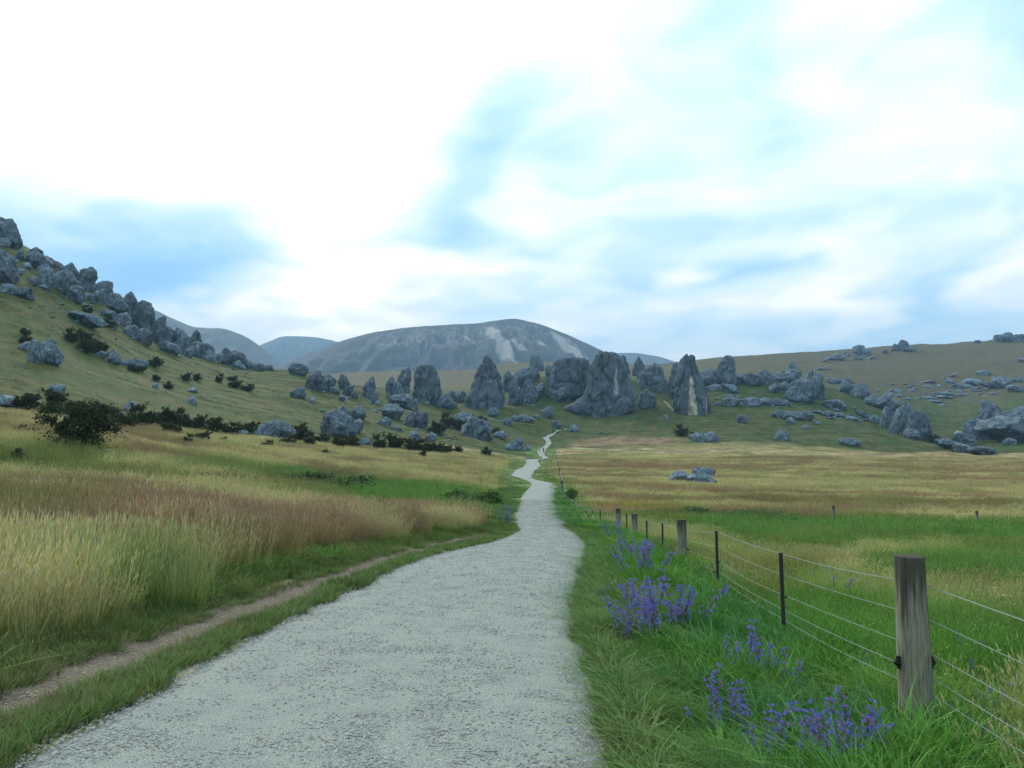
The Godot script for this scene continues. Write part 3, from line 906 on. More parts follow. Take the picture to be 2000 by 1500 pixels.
# clusters of boulders; each row: left, top, right, bottom in the photograph, kind, tilt clockwise, tone
const CLUSTERS := [
	["on the left hill's crest", "boulders along the left crest", [
		[-34, 428, 24, 474, "d", 0, 0.9], [-8, 462, 14, 480, "b", 0, 1.2], [12, 466, 30, 482, "b", 0, 1.1], [-40, 490, 18, 546, "d", 10, 0.9], [25, 484, 46, 508, "b", 20, 1.0], [46, 490, 86, 522, "b", 0, 1.0], [60, 482, 78, 496, "b", 0, 0.9], [82, 499, 100, 514, "b", 0, 0.9],
		[16, 505, 32, 520, "b", 0, 1.2], [70, 514, 96, 533, "b", 10, 1.2], [70, 522, 98, 560, "b", 0, 1.1], [96, 525, 142, 570, "d", 20, 0.95], [118, 548, 160, 586, "b", 25, 1.0], [98, 510, 118, 524, "s", 0, 1.1], [116, 514, 148, 544, "b", 0, 0.85], [145, 515, 186, 562, "b", 10, 0.9],
		[50, 538, 74, 558, "s", 20, 1.1], [76, 553, 92, 564, "s", 25, 1.3], [140, 545, 158, 556, "s", 15, 1.2], [144, 556, 160, 568, "s", 25, 1.2], [46, 513, 58, 524, "d", 0, 1.5], [30, 524, 42, 534, "b", 0, 1.2]]],
	["in the left hill's boulder spill", "boulders spilling down the left ridge", [
		[180, 543, 216, 578, "b", 20, 0.95], [178, 562, 206, 592, "b", 15, 1.1], [196, 566, 242, 604, "b", 20, 1.05], [154, 571, 180, 583, "s", 0, 1.35], [204, 554, 218, 566, "b", 0, 0.9], [236, 576, 262, 602, "d", 0, 0.85], [256, 592, 296, 640, "d", 5, 0.75], [222, 605, 252, 634, "b", 20, 1.1], [194, 602, 222, 618, "s", 5, 1.25], [236, 594, 252, 608, "b", 0, 1.2],
		[294, 620, 322, 642, "d", 10, 0.9], [262, 627, 286, 646, "b", 0, 1.2], [240, 633, 266, 656, "b", 0, 1.05], [257, 638, 296, 670, "b", 20, 0.95], [298, 634, 336, 672, "b", 0, 0.9], [211, 626, 228, 640, "d", 0, 1.2], [332, 639, 364, 670, "b", 0, 1.25], [362, 646, 392, 673, "b", 5, 0.85], [312, 662, 350, 690, "b", 25, 1.0], [364, 666, 394, 690, "b", 0, 1.05], [358, 678, 378, 698, "b", 25, 1.2], [332, 680, 346, 692, "d", 0, 1.2],
		[392, 674, 412, 688, "d", 0, 0.9], [396, 682, 418, 696, "b", 15, 1.25], [422, 676, 450, 698, "b", 10, 0.8], [408, 686, 436, 708, "b", 25, 1.3], [442, 681, 478, 714, "b", 10, 0.8], [452, 705, 474, 721, "b", 0, 1.1], [476, 705, 494, 720, "b", 0, 0.9], [490, 709, 510, 723, "b", 0, 0.95], [515, 712, 530, 724, "b", 0, 0.9]]],
	["on the left hill's green slope", "loose boulders on the left slope", [
		[128, 601, 192, 633, "b", 15, 1.05], [28, 557, 60, 582, "b", 10, 0.95], [-4, 549, 30, 572, "b", 10, 1.25], [52, 671, 75, 708, "b", 0, 1.05], [72, 671, 110, 709, "d", 10, 1.05], [38, 666, 64, 684, "b", 0, 1.1], [78, 662, 106, 684, "b", 0, 0.95], [204, 680, 231, 708, "b", -20, 1.05], [189, 685, 206, 698, "b", 0, 1.15], [231, 698, 278, 718, "s", 0, 1.1],
		[92, 751, 121, 766, "s", 0, 1.1], [-16, 770, 28, 793, "d", 10, 1.2], [245, 783, 268, 804, "b", 10, 1.15], [316, 800, 371, 828, "s", 15, 1.05], [300, 807, 320, 824, "d", 0, 0.95], [296, 748, 308, 758, "b", 0, 1.5], [366, 755, 383, 766, "b", 15, 1.4], [366, 776, 382, 788, "b", 0, 1.4], [570, 758, 595, 778, "d", 5, 0.8], [606, 777, 616, 787, "b", 0, 1.6], [462, 840, 480, 852, "b", 0, 1.3], [496, 838, 508, 854, "b", 0, 1.2], [511, 824, 562, 854, "d", 5, 1.0], [625, 798, 632, 804, "b", 0, 1.3]]],
	["at the left ridge's broken end", "broken rocks at the end of the ridge", [
		[566, 710, 594, 733, "d", 0, 0.7], [593, 724, 632, 762, "b", 15, 0.8], [618, 727, 658, 758, "b", 20, 0.85], [619, 745, 642, 764, "s", 35, 1.05], [640, 752, 664, 768, "b", 15, 1.15], [660, 729, 680, 760, "b", 0, 0.9], [667, 749, 692, 774, "b", 35, 1.05], [686, 761, 701, 778, "b", 20, 1.0], [659, 771, 673, 783, "b", 10, 1.1], [704, 738, 736, 776, "b", 10, 0.85], [720, 764, 742, 788, "b", 25, 1.0], [731, 780, 742, 792, "b", 30, 1.7]]],
	["below the left ridge's broken end", "boulders on the lower slope", [
		[629, 804, 686, 852, "d", 5, 0.9], [652, 791, 684, 818, "b", -10, 0.95], [682, 814, 713, 846, "b", 25, 1.1], [688, 796, 713, 818, "d", 15, 0.95], [744, 784, 791, 818, "b", 25, 1.05], [739, 816, 765, 832, "s", 0, 1.1], [767, 831, 783, 840, "s", 10, 1.05], [790, 804, 812, 834, "b", 10, 1.0], [809, 800, 837, 836, "b", 5, 0.65], [756, 764, 816, 797, "s", 12, 1.05], [844, 829, 860, 843, "d", 0, 1.3], [799, 841, 822, 857, "b", 10, 1.05], [831, 844, 853, 864, "b", 15, 1.05], [871, 800, 934, 834, "b", -15, 1.0], [903, 812, 964, 857, "b", 15, 1.1], [742, 818, 750, 824, "b", 0, 1.3], [705, 857, 722, 868, "d", 0, 1.0]]],
	["beside the pointed tower", "rocks around the pointed tower", [
		[752, 736, 774, 778, "b", 0, 0.85], [775, 716, 804, 774, "b", 5, 0.82], [768, 750, 788, 774, "b", 0, 1.0], [854, 769, 884, 797, "d", 10, 1.0], [870, 766, 892, 784, "b", 0, 0.9], [890, 763, 913, 786, "b", -15, 0.85], [879, 787, 892, 797, "d", 0, 1.2], [830, 784, 840, 791, "b", 0, 1.2]]],
	["on the grass below the towers", "small boulders on the grass below the towers", [
		[955, 799, 970, 812, "d", 0, 1.2], [967, 841, 991, 858, "b", 10, 1.25], [986, 867, 1004, 879, "b", 0, 1.2], [1002, 857, 1019, 880, "d", 0, 1.2], [1026, 871, 1037, 881, "b", 0, 1.3], [985, 817, 998, 829, "d", 0, 1.1], [998, 812, 1012, 822, "d", 0, 1.2], [1007, 810, 1036, 823, "s", 0, 1.15], [1059, 795, 1082, 815, "b", 10, 1.05], [1079, 822, 1097, 836, "b", 0, 1.1], [1115, 832, 1128, 843, "d", 0, 1.45], [1042, 809, 1054, 817, "s", 0, 1.2], [967, 788, 976, 796, "b", 0, 1.3], [1251, 767, 1276, 798, "d", 0, 0.95], [1296, 810, 1306, 819, "b", 0, 1.4], [1171, 841, 1178, 848, "b", 0, 1.1]]],
	["in the rock wall by the tallest tower", "rocks in the central wall", [
		[992, 748, 1018, 792, "b", 0, 0.9], [1017, 748, 1050, 788, "b", 5, 1.0], [997, 718, 1044, 756, "b", 0, 0.92], [982, 727, 1001, 764, "b", 0, 0.8], [1030, 691, 1063, 724, "b", 15, 0.78], [1064, 714, 1092, 765, "b", -10, 0.9], [1120, 702, 1130, 714, "b", 0, 0.8], [1040, 744, 1070, 774, "b", 25, 1.0], [1200, 692, 1228, 742, "b", 0, 0.9], [1204, 742, 1244, 802, "b", 10, 0.92], [1238, 703, 1257, 734, "d", 0, 0.75], [1253, 708, 1297, 762, "b", 5, 0.85], [1284, 737, 1306, 767, "b", 10, 0.85], [1070, 752, 1112, 782, "b", -15, 0.95]]],
	["beside the cream-streaked tower", "rocks around the streaked tower", [
		[1311, 720, 1340, 780, "d", 0, 0.8], [1362, 716, 1416, 754, "b", -10, 0.9], [1402, 703, 1438, 754, "d", 5, 0.8], [1424, 729, 1451, 750, "b", 15, 0.95], [1408, 748, 1442, 766, "b", 10, 1.25], [1448, 724, 1490, 752, "b", -10, 0.85], [1480, 724, 1522, 750, "b", 5, 0.9], [1503, 745, 1526, 766, "b", 15, 1.1], [1384, 750, 1410, 762, "s", 0, 1.2]]],
	["in the right spur's crag", "rocks of the right outcrop", [
		[1519, 719, 1569, 748, "b", -5, 0.92], [1542, 707, 1556, 723, "b", 0, 0.95], [1539, 736, 1594, 784, "b", 10, 0.9], [1568, 723, 1594, 764, "b", 15, 0.85], [1587, 738, 1614, 780, "b", 0, 0.82], [1588, 729, 1611, 744, "b", 0, 1.0], [1526, 746, 1545, 762, "d", 10, 0.95], [1620, 736, 1646, 750, "b", 10, 1.15], [1638, 742, 1672, 768, "b", -20, 0.95], [1671, 743, 1704, 780, "b", 10, 0.92], [1692, 770, 1730, 796, "b", -5, 0.95], [1722, 761, 1752, 794, "b", 25, 0.95], [1736, 775, 1766, 804, "b", 30, 0.9], [1652, 737, 1668, 748, "b", 10, 0.85]]],
	["on the slope under the right crag", "boulders under the right outcrop", [
		[1412, 775, 1446, 793, "b", 5, 1.15], [1454, 776, 1488, 793, "b", 0, 1.2], [1484, 775, 1508, 791, "b", 5, 1.1], [1503, 777, 1530, 792, "s", 5, 1.0], [1525, 779, 1546, 794, "b", 10, 1.05], [1514, 801, 1540, 816, "d", 5, 1.0], [1534, 801, 1568, 820, "b", 5, 0.95], [1560, 804, 1592, 822, "b", 15, 0.95], [1615, 778, 1652, 799, "d", 10, 1.15], [1439, 809, 1461, 826, "b", 0, 1.0], [1516, 842, 1546, 861, "b", 0, 0.95], [1647, 855, 1676, 871, "d", 5, 1.05], [1566, 829, 1582, 838, "s", 10, 1.15], [1538, 815, 1552, 828, "b", 0, 1.2], [1400, 784, 1410, 793, "b", 0, 1.3], [1349, 846, 1376, 863, "b", 0, 1.35], [1368, 846, 1388, 863, "b", 0, 1.25], [1380, 841, 1404, 862, "b", 10, 1.15], [1594, 822, 1604, 829, "s", 20, 1.3]]],
	["at the right spur's foot", "rocks at the foot of the right spur", [
		[1723, 794, 1754, 838, "b", 10, 0.9], [1744, 789, 1776, 850, "b", 15, 0.85], [1763, 792, 1794, 846, "b", 0, 0.85], [1784, 811, 1820, 855, "d", 5, 0.75], [1770, 832, 1800, 858, "b", 25, 0.95], [1828, 851, 1884, 876, "b", 15, 0.95], [1868, 846, 1908, 870, "b", 0, 0.8], [1864, 864, 1906, 884, "s", 10, 1.05], [1898, 870, 1948, 888, "s", 10, 1.0], [1890, 818, 1922, 860, "b", 0, 0.85], [1916, 782, 1985, 858, "b", -20, 0.85], [1950, 776, 2070, 862, "b", -25, 0.85], [1967, 857, 1986, 869, "d", 0, 0.9], [1868, 842, 1882, 852, "d", -10, 2.2]]],
	["on the right hill's skyline", "rocks on the right skyline", [
		[1667, 672, 1691, 692, "b", 0, 1.0], [1686, 681, 1702, 693, "b", 0, 1.1], [1759, 662, 1776, 686, "b", 0, 0.95], [1768, 675, 1790, 687, "b", 10, 1.0], [1744, 673, 1757, 685, "d", 0, 0.9], [1946, 653, 1964, 667, "d", 0, 0.85], [1958, 650, 1984, 667, "b", 5, 0.9], [1984, 651, 2014, 666, "b", 0, 0.9], [1725, 682, 1736, 690, "b", 0, 0.9], [1905, 664, 1914, 670, "d", 0, 0.8]]],
	["on the brown right hillside", "limestone slabs on the right hillside", [
		[1596, 698, 1626, 706, "s", -20, 1.1], [1618, 690, 1652, 703, "s", -10, 0.9], [1585, 716, 1622, 722, "s", -15, 1.1], [1694, 693, 1712, 700, "s", -20, 1.2], [1668, 697, 1682, 704, "s", 0, 1.2], [1798, 741, 1830, 748, "s", -8, 1.4], [1853, 728, 1870, 735, "s", -20, 1.3], [1849, 741, 1866, 748, "s", 0, 1.2], [1862, 746, 1896, 758, "s", 5, 1.2], [1884, 735, 1924, 752, "s", 12, 1.5], [1912, 722, 1936, 732, "s", 0, 1.2], [1944, 727, 1984, 758, "s", 35, 1.2], [1974, 748, 2004, 766, "s", 20, 1.3], [1924, 744, 1962, 758, "s", 15, 1.0], [1836, 763, 1862, 773, "s", 12, 1.45], [1808, 773, 1832, 781, "s", 8, 1.4], [1832, 772, 1858, 778, "s", 8, 1.4], [1820, 781, 1844, 787, "s", 5, 1.35], [1868, 767, 1884, 773, "s", -5, 1.3], [1750, 759, 1764, 768, "s", 10, 1.4], [1738, 758, 1748, 766, "s", 20, 1.4], [1752, 769, 1764, 775, "s", 5, 1.4], [1768, 777, 1780, 782, "s", 0, 1.4], [1768, 789, 1778, 793, "s", 0, 1.3], [1832, 788, 1848, 793, "s", 0, 1.3], [1868, 762, 1884, 766, "s", 0, 1.3], [1982, 738, 2004, 746, "s", 0, 1.3], [1990, 697, 2010, 706, "s", 10, 1.5]]],
	["in the right spur's slab field", "flat slabs on the right spur", [
		[1588, 801, 1612, 808, "s", 8, 1.1], [1606, 806, 1624, 813, "s", 12, 1.3], [1618, 803, 1650, 814, "s", 15, 1.2], [1628, 797, 1642, 803, "s", 10, 1.3], [1656, 813, 1676, 821, "s", 8, 1.5], [1676, 800, 1704, 817, "s", 30, 1.2], [1700, 808, 1722, 826, "s", 32, 1.25], [1640, 809, 1656, 816, "s", 10, 1.1], [1664, 795, 1674, 800, "s", 0, 1.1], [1612, 813, 1630, 818, "s", 8, 1.2], [1690, 816, 1702, 822, "s", 10, 1.1]]],
	["on the dry paddock", "flat rocks on the dry paddock", [
		[1310, 919, 1354, 941, "s", 3, 1.25], [1352, 908, 1398, 932, "s", 10, 0.95], [1347, 922, 1400, 946, "s", 8, 1.2]]],
]

# the towers: outline rows [row in the photograph, left, right] from the foot upwards
const TOWERS := [
	["rock_tower", "pointed grey limestone tower with pitted top, left of the wall of rocks", 905, 698, 985, 798, 0.85, [[798, 905, 984], [780, 906, 986], [755, 918, 983], [735, 926, 980], [718, 932, 968], [706, 938, 962], [698, 942, 956]], []],
	["rock_tower", "squared grey limestone block tower with a notched top, left of the pointed tower", 804, 716, 862, 788, 0.82, [[788, 804, 858], [770, 803, 862], [745, 805, 857], [728, 808, 852], [716, 812, 848]], []],
	["rock_tower", "broad flat-topped limestone block left of the tallest tower", 1068, 702, 1156, 784, 0.85, [[784, 1074, 1118], [770, 1068, 1142], [748, 1072, 1153], [725, 1076, 1154], [708, 1082, 1155], [702, 1088, 1152]], [[-0.02, 0.05, 0.0, 0.20, Vector3(0.5, 0.49, 0.45)]]],
	["rock_tower", "tallest smooth limestone tower at the centre with a sloping toe", 1104, 692, 1246, 812, 0.80, [[812, 1124, 1224], [804, 1106, 1240], [795, 1106, 1242], [780, 1130, 1238], [764, 1144, 1235], [748, 1149, 1231], [725, 1152, 1226], [704, 1158, 1220], [692, 1168, 1212]], [[0.20, 0.030, 0.40, 0.86, Vector3(0.36, 0.40, 0.43)]]],
	["rock_tower", "limestone tower with a broad cream streak down its face", 1312, 700, 1398, 810, 0.78, [[810, 1320, 1390], [796, 1318, 1396], [770, 1320, 1386], [745, 1322, 1378], [725, 1328, 1372], [708, 1336, 1366], [700, 1340, 1364]], [[-0.05, 0.105, 0.03, 0.74, Vector3(0.62, 0.57, 0.43)], [0.27, 0.016, 0.06, 0.42, Vector3(0.6, 0.6, 0.55)], [0.20, 0.010, 0.10, 0.46, Vector3(0.55, 0.56, 0.53)], [0.05, 0.012, 0.06, 0.34, Vector3(0.42, 0.45, 0.46)]]],
]

func build_rocks() -> void:
	var sd := 100
	for t in TOWERS:
		sd += 1
		var o := set_rock(t[2], t[3], t[4], t[5], "t", 0, sd, t[6], t[7], t[8], t[0])
		tag(o, t[1], "rock")
	for cl in CLUSTERS:
		var rows: Array = cl[2].duplicate()
		rows.sort_custom(func(a, b): return a[0] + a[2] < b[0] + b[2])
		for i in rows.size():
			var r: Array = rows[i]
			sd += 1
			var slab: bool = r[4] == "s"
			var o := set_rock(r[0], r[1], r[2], r[3], r[4], r[5], sd, r[6], [], [], "flat_rock" if slab else "boulder")
			var px: float = maxf(r[2] - r[0], r[3] - r[1])
			var look := "flat grey slab" if slab else ("rounded grey boulder" if r[4] == "d" else "angular grey boulder")
			if r[6] > 1.25: look = look.replace("grey", "pale")
			if r[6] < 0.83: look = look.replace("grey", "dark")
			if px < 20: look = "small " + look
			elif px > 48: look = "large " + look
			tag(o, "%s, %s %s" % [look, ordinal(i, rows.size()), cl[0]], "rock", cl[1])

# stones too small to tell apart, lying between the boulders
func build_rubble() -> void:
	var r := RandomNumberGenerator.new()
	r.seed = 77
	var meshes := []
	for i in 4: meshes.append(rock_mesh("b", 1.0, 0.62, 0.9, 900 + i, 5, 1.35))
	var spots := []
	# strips of the picture's ground where rubble lies: ends, spread, how many
	for s in [[10, 500, 140, 570, 26, 150], [140, 565, 260, 650, 22, 130], [250, 650, 480, 718, 16, 130], [600, 760, 740, 790, 14, 50], [740, 800, 860, 850, 26, 50], [980, 790, 1080, 800, 10, 16], [1400, 770, 1540, 795, 12, 60], [1560, 800, 1720, 822, 10, 120], [1740, 760, 1960, 770, 22, 150], [1600, 698, 1700, 692, 8, 40], [1690, 770, 1800, 850, 16, 50], [60, 600, 240, 640, 30, 40], [860, 850, 980, 850, 10, 16]]:
		for i in s[5]:
			var t := r.randf()
			var q := hit(lerpf(s[0], s[2], t) + r.randfn() * s[4] * 0.6, lerpf(s[1], s[3], t) + r.randfn() * s[4] * 0.5)
			if q.y > -99.0 and q.z < -60.0: spots.append(q)
	var root := Node3D.new()
	named(root, "rubble")
	tag(root, "pale limestone rubble strewn between the boulders on the slopes", "rubble", "", "stuff")
	for k in 4:
		var mine := []
		for i in spots.size():
			if i % 4 == k: mine.append(spots[i])
		var mm := MultiMesh.new()
		mm.transform_format = MultiMesh.TRANSFORM_3D
		mm.mesh = meshes[k]
		mm.instance_count = mine.size()
		for i in mine.size():
			var size: float = (0.25 + 1.0 * pow(r.randf(), 2.5)) * -mine[i].z / 260.0
			mm.set_instance_transform(i, Transform3D(Basis.from_euler(Vector3(r.randf_range(-0.3, 0.3), r.randf() * TAU, r.randf_range(-0.3, 0.3))).scaled(Vector3(size * 1.5, size, size * 1.5)), mine[i] + Vector3(0, size * 0.15, 0)))
		var o := MultiMeshInstance3D.new()
		o.name = "stones"
		o.multimesh = mm
		o.material_override = M.rock
		o.set_meta("kind", "stuff")
		root.add_child(o, true)

# ------------------------------------------------------------------ small mesh kit
class Bag:
	var v := PackedVector3Array()
	var c := PackedColorArray()
	func tri(a: Vector3, b: Vector3, d: Vector3, col: Color) -> void:
		v.append_array([a, b, d])
		c.append_array([col, col, col])
	func quad(a: Vector3, b: Vector3, d: Vector3, e: Vector3, col: Color) -> void:
		tri(a, b, d, col)
		tri(a, d, e, col)
	func tube(pts: Array, radii: Array, sides: int, col: Color, capped := true) -> void:
		for k in pts.size() - 1:
			var a: Vector3 = pts[k]
			var b: Vector3 = pts[k + 1]
			var along := (b - a).normalized()
			var s := along.cross(Vector3.UP if absf(along.y) < 0.9 else Vector3.RIGHT).normalized()
			var t := along.cross(s)
			for i in sides:
				var p := TAU * i / sides
				var q := TAU * (i + 1) / sides
				var d0 := s * cos(p) + t * sin(p)
				var d1 := s * cos(q) + t * sin(q)
				quad(a + d0 * radii[k], b + d0 * radii[k + 1], b + d1 * radii[k + 1], a + d1 * radii[k], col)
			if capped and k == pts.size() - 2:
				for i in sides:
					var p := TAU * i / sides
					var q := TAU * (i + 1) / sides
					tri(b, b + (s * cos(q) + t * sin(q)) * radii[k + 1], b + (s * cos(p) + t * sin(p)) * radii[k + 1], col)
	func mesh(smooth := false) -> ArrayMesh:
		var st := SurfaceTool.new()
		st.begin(Mesh.PRIMITIVE_TRIANGLES)
		st.set_smooth_group(0 if smooth else -1)
		for k in v.size():
			st.set_color(c[k])
			st.add_vertex(v[k])
		st.generate_normals()
		return st.commit()

func at_depth(px: float, py: float, z: float) -> Vector3:
	var d := ray(px, py)
	return Vector3(d.x, d.y, d.z) * (z / -d.z) + Vector3(0, EYE, 0)

# ------------------------------------------------------------------ shrubs
func shrub_parts(sd: int, leaves: int, leaf_size: float, tint := Vector3(0.044, 0.056, 0.028)) -> Array:
	# a twiggy, small-leaved shrub one metre across and 0.75 high
	var r := RandomNumberGenerator.new()
	r.seed = sd
	var stem := Bag.new()
	var leaf := Bag.new()
	var lobes := []
	for i in 16:
		var a := r.randf() * TAU
		var rad := sqrt(r.randf()) * 0.40
		var top := Vector3(cos(a) * rad, r.randf_range(0.18, 0.62) * (1.0 - rad * rad * 1.6), sin(a) * rad)
		var foot := Vector3(r.randf_range(-0.08, 0.08), -0.03, r.randf_range(-0.08, 0.08))
		var mid := foot.lerp(top, 0.5) + Vector3(r.randf_range(-0.06, 0.06), 0.03, r.randf_range(-0.06, 0.06))
		stem.tube([foot, mid, top], [0.016, 0.010, 0.004], 4, Color(0.07, 0.055, 0.04))
		for k in 3:
			var tip := top + Vector3(r.randf_range(-1, 1), r.randf_range(-0.2, 0.9), r.randf_range(-1, 1)) * 0.16
			stem.tube([top.lerp(mid, 0.3 * k * r.randf()), tip], [0.006, 0.002], 3, Color(0.08, 0.06, 0.04), false)
			lobes.append([tip, r.randf_range(0.05, 0.10)])
		lobes.append([top, r.randf_range(0.07, 0.12)])
	for i in 14:   # the skirt of foliage that closes the shrub down to the ground
		var a := i * 2.4
		var rad := 0.12 + 0.24 * r.randf()
		lobes.append([Vector3(cos(a) * rad, r.randf_range(0.06, 0.30), sin(a) * rad), r.randf_range(0.12, 0.18)])
	for i in leaves:
		var l: Array = lobes[r.randi() % lobes.size()]
		var d := Vector3(r.randfn(), r.randfn() * 0.8, r.randfn()) * 0.62
		var p: Vector3 = l[0] + d * l[1]
		p.y = maxf(p.y, 0.01)
		var n := Vector3(r.randf_range(-1, 1), r.randf_range(-0.3, 1), r.randf_range(-1, 1)).normalized()
		var s := n.cross(Vector3(r.randf_range(-1, 1), r.randf_range(-1, 1), r.randf_range(-1, 1))).normalized() * r.randf_range(0.013, 0.026) * leaf_size
		var t := n.cross(s) * 0.55
		var g := r.randf_range(0.6, 1.25)
		leaf.quad(p - s, p + t, p + s, p - t, Color(tint.x * g, tint.y * g, tint.z * g))
	return [stem.mesh(), leaf.mesh()]

const SHRUBS := [
	["in the dark shrub belt on the left", "shrubs of the dark belt", [[26, 768, 80, 800], [84, 760, 126, 793], [78, 786, 122, 806], [114, 786, 168, 814], [134, 784, 186, 818], [172, 786, 228, 822], [214, 806, 262, 836], [256, 792, 304, 834], [300, 798, 348, 834], [335, 800, 374, 832], [310, 826, 354, 849], [362, 812, 404, 842], [398, 816, 444, 844], [432, 826, 470, 850], [462, 824, 506, 850], [500, 826, 524, 846]]],
	["in the dark shrub belt left of the track", "shrubs in the middle of the belt", [[562, 828, 612, 860], [548, 852, 578, 870], [594, 853, 618, 872], [608, 848, 648, 864], [648, 852, 676, 876], [668, 852, 704, 876], [722, 850, 756, 880], [748, 848, 790, 880], [786, 856, 818, 884], [810, 858, 848, 886], [838, 866, 882, 888], [878, 872, 904, 887], [858, 808, 892, 834], [834, 824, 872, 848], [884, 820, 912, 840]]],
	["standing in the meadow grass", "lone shrubs in the meadow", [[378, 843, 414, 864], [356, 848, 377, 870], [428, 853, 444, 867], [28, 830, 50, 847], [50, 836, 72, 852], [22, 878, 52, 904], [936, 874, 962, 890], [628, 878, 644, 892], [510, 860, 532, 876], [818, 880, 834, 894]]],
	["on the left hill's green slope", "shrubs on the left slope", [[122, 641, 152, 668], [146, 643, 178, 672], [150, 660, 186, 690], [178, 664, 208, 692], [36, 656, 62, 674], [288, 698, 316, 717], [250, 712, 274, 726], [296, 732, 314, 744], [354, 728, 374, 744], [376, 730, 394, 744], [420, 730, 436, 748], [444, 734, 466, 744], [448, 744, 474, 758], [472, 750, 496, 764], [318, 746, 340, 760], [340, 644, 372, 674], [200, 622, 224, 640], [160, 596, 180, 612], [425, 680, 452, 700], [40, 640, 58, 656]]],
	["under the rock towers", "shrubs below the towers", [[1314, 830, 1346, 852], [1346, 843, 1362, 858], [1804, 848, 1834, 864], [958, 836, 978, 848], [1856, 868, 1886, 882], [930, 812, 952, 826]]],
]

func build_shrubs() -> void:
	var kinds := [shrub_parts(1, 2600, 1.7), shrub_parts(2, 2600, 1.7), shrub_parts(3, 2600, 1.7), shrub_parts(4, 7000, 1.15)]
	var list := [["", "", [[92, 800, 204, 874]]]]
	list.append_array(SHRUBS)
	var k := 0
	for cl in list:
		var rows: Array = cl[2].duplicate()
		rows.sort_custom(func(a, b): return a[0] + a[2] < b[0] + b[2])
		for i in rows.size():
			var b: Array = rows[i]
			var q := hit((b[0] + b[2]) * 0.5, b[3])
			if q.y < -999.0: continue
			var s := -q.z / F
			var o := Node3D.new()
			named(o, "shrub")
			var w: float = (b[2] - b[0]) * s
			var h: float = (b[3] - b[1]) * s
			o.position = q + Vector3(0, -0.03 * h, 0)
			o.rotation.y = k * 2.4
			o.scale = Vector3(w * 1.18, h / 0.60, w * 1.0)
			var proto: Array = kinds[3 if cl[0] == "" else k % 3]
			part("stems", proto[0], M.plain, o)
			part("foliage", proto[1], M.leaf, o)
			k += 1
			if cl[0] == "": tag(o, "large dark twiggy shrub standing alone in the meadow, nearest on the left", "shrub")
			else: tag(o, "dark low shrub, %s %s" % [ordinal(i, rows.size()), cl[0]], "shrub", cl[1])

func build_herbs() -> void:
	# rank green herbs in the damp hollows of the meadow
	var kinds := [shrub_parts(11, 4200, 1.5, Vector3(0.085, 0.150, 0.060)), shrub_parts(12, 4200, 1.5, Vector3(0.095, 0.170, 0.055)), shrub_parts(13, 3600, 1.3, Vector3(0.16, 0.15, 0.115))]
	for b in [[560, 914, 650, 946, 0, "broad dark green herb clump in the meadow, left of the others"], [630, 918, 745, 962, 0, "dark green herb clump in the meadow hollow, second from the left"], [850, 946, 940, 988, 1, "green herb mound near the track's bend, left half"], [910, 946, 990, 984, 1, "green herb mound near the track's bend, right half"], [664, 966, 736, 994, 2, "grey-brown dying herb clump in the golden grass"], [1098, 944, 1134, 978, 1, "green bush by the corner post of the fence"], [1330, 985, 1400, 1012, 0, "dark green herb clump behind the yellow flowers in the paddock"]]:
		var q := hit((b[0] + b[2]) * 0.5, b[3])
		var s := -q.z / F
		var o := Node3D.new()
		named(o, "herb_clump")
		o.position = q
		o.rotation.y = b[0]
		o.scale = Vector3((b[2] - b[0]) * s * 1.2, (b[3] - b[1]) * s * 1.0, (b[2] - b[0]) * s * 0.8)
		part("stems", kinds[b[4]][0], M.plain, o)
		part("foliage", kinds[b[4]][1], M.leaf, o)
		tag(o, b[5], "plant", "herb clumps")
	# dock in rusty seed
	var stalk := []
	for i in 3:
		var r := RandomNumberGenerator.new()
		r.seed = 640 + i
		var st := Bag.new()
		var lean := Vector3(r.randf_range(-0.12, 0.12), 0, r.randf_range(-0.12, 0.12))
		st.tube([Vector3.ZERO, Vector3(0, 0.5, 0) + lean * 0.3, Vector3(0, 1, 0) + lean], [0.012, 0.009, 0.004], 5, Color(0.16, 0.10, 0.05))
		var seeds := Bag.new()
		for k in 150:
			var t := r.randf_range(0.35, 1.0)
			var p := Vector3(0, t, 0) + lean * t * t + Vector3(r.randfn(), r.randfn(), r.randfn()) * 0.035 * (1.15 - t)
			var e := Vector3(r.randfn(), r.randfn(), r.randfn()).normalized() * 0.022
			var f := e.cross(Vector3(r.randfn(), r.randfn(), r.randfn())).normalized() * 0.018
			var g := r.randf_range(0.7, 1.3)
			seeds.tri(p - e, p + f, p + e, Color(0.26 * g, 0.105 * g, 0.045 * g))
		stalk.append([st.mesh(), seeds.mesh()])
	for b in [[627, 948, 34, "rusty seeding dock plant in the meadow hollow, the left one"], [856, 968, 28, "rusty seeding dock plant near the track's bend, the right one"]]:
		var q := hit(b[0], b[1])
		var h: float = b[2] * -q.z / F
		var o := Node3D.new()
		named(o, "dock_plant")
		o.position = q
		for k in 3:
			var s := part("stalk", stalk[k][0], M.plain, o)
			s.position = Vector3((k - 1) * 0.08, 0, 0.05 * k)
			s.scale = Vector3.ONE * h * (1.0 - 0.15 * k)
			part("seeds", stalk[k][1], M.leaf, s)
		tag(o, b[3], "plant", "dock plants")

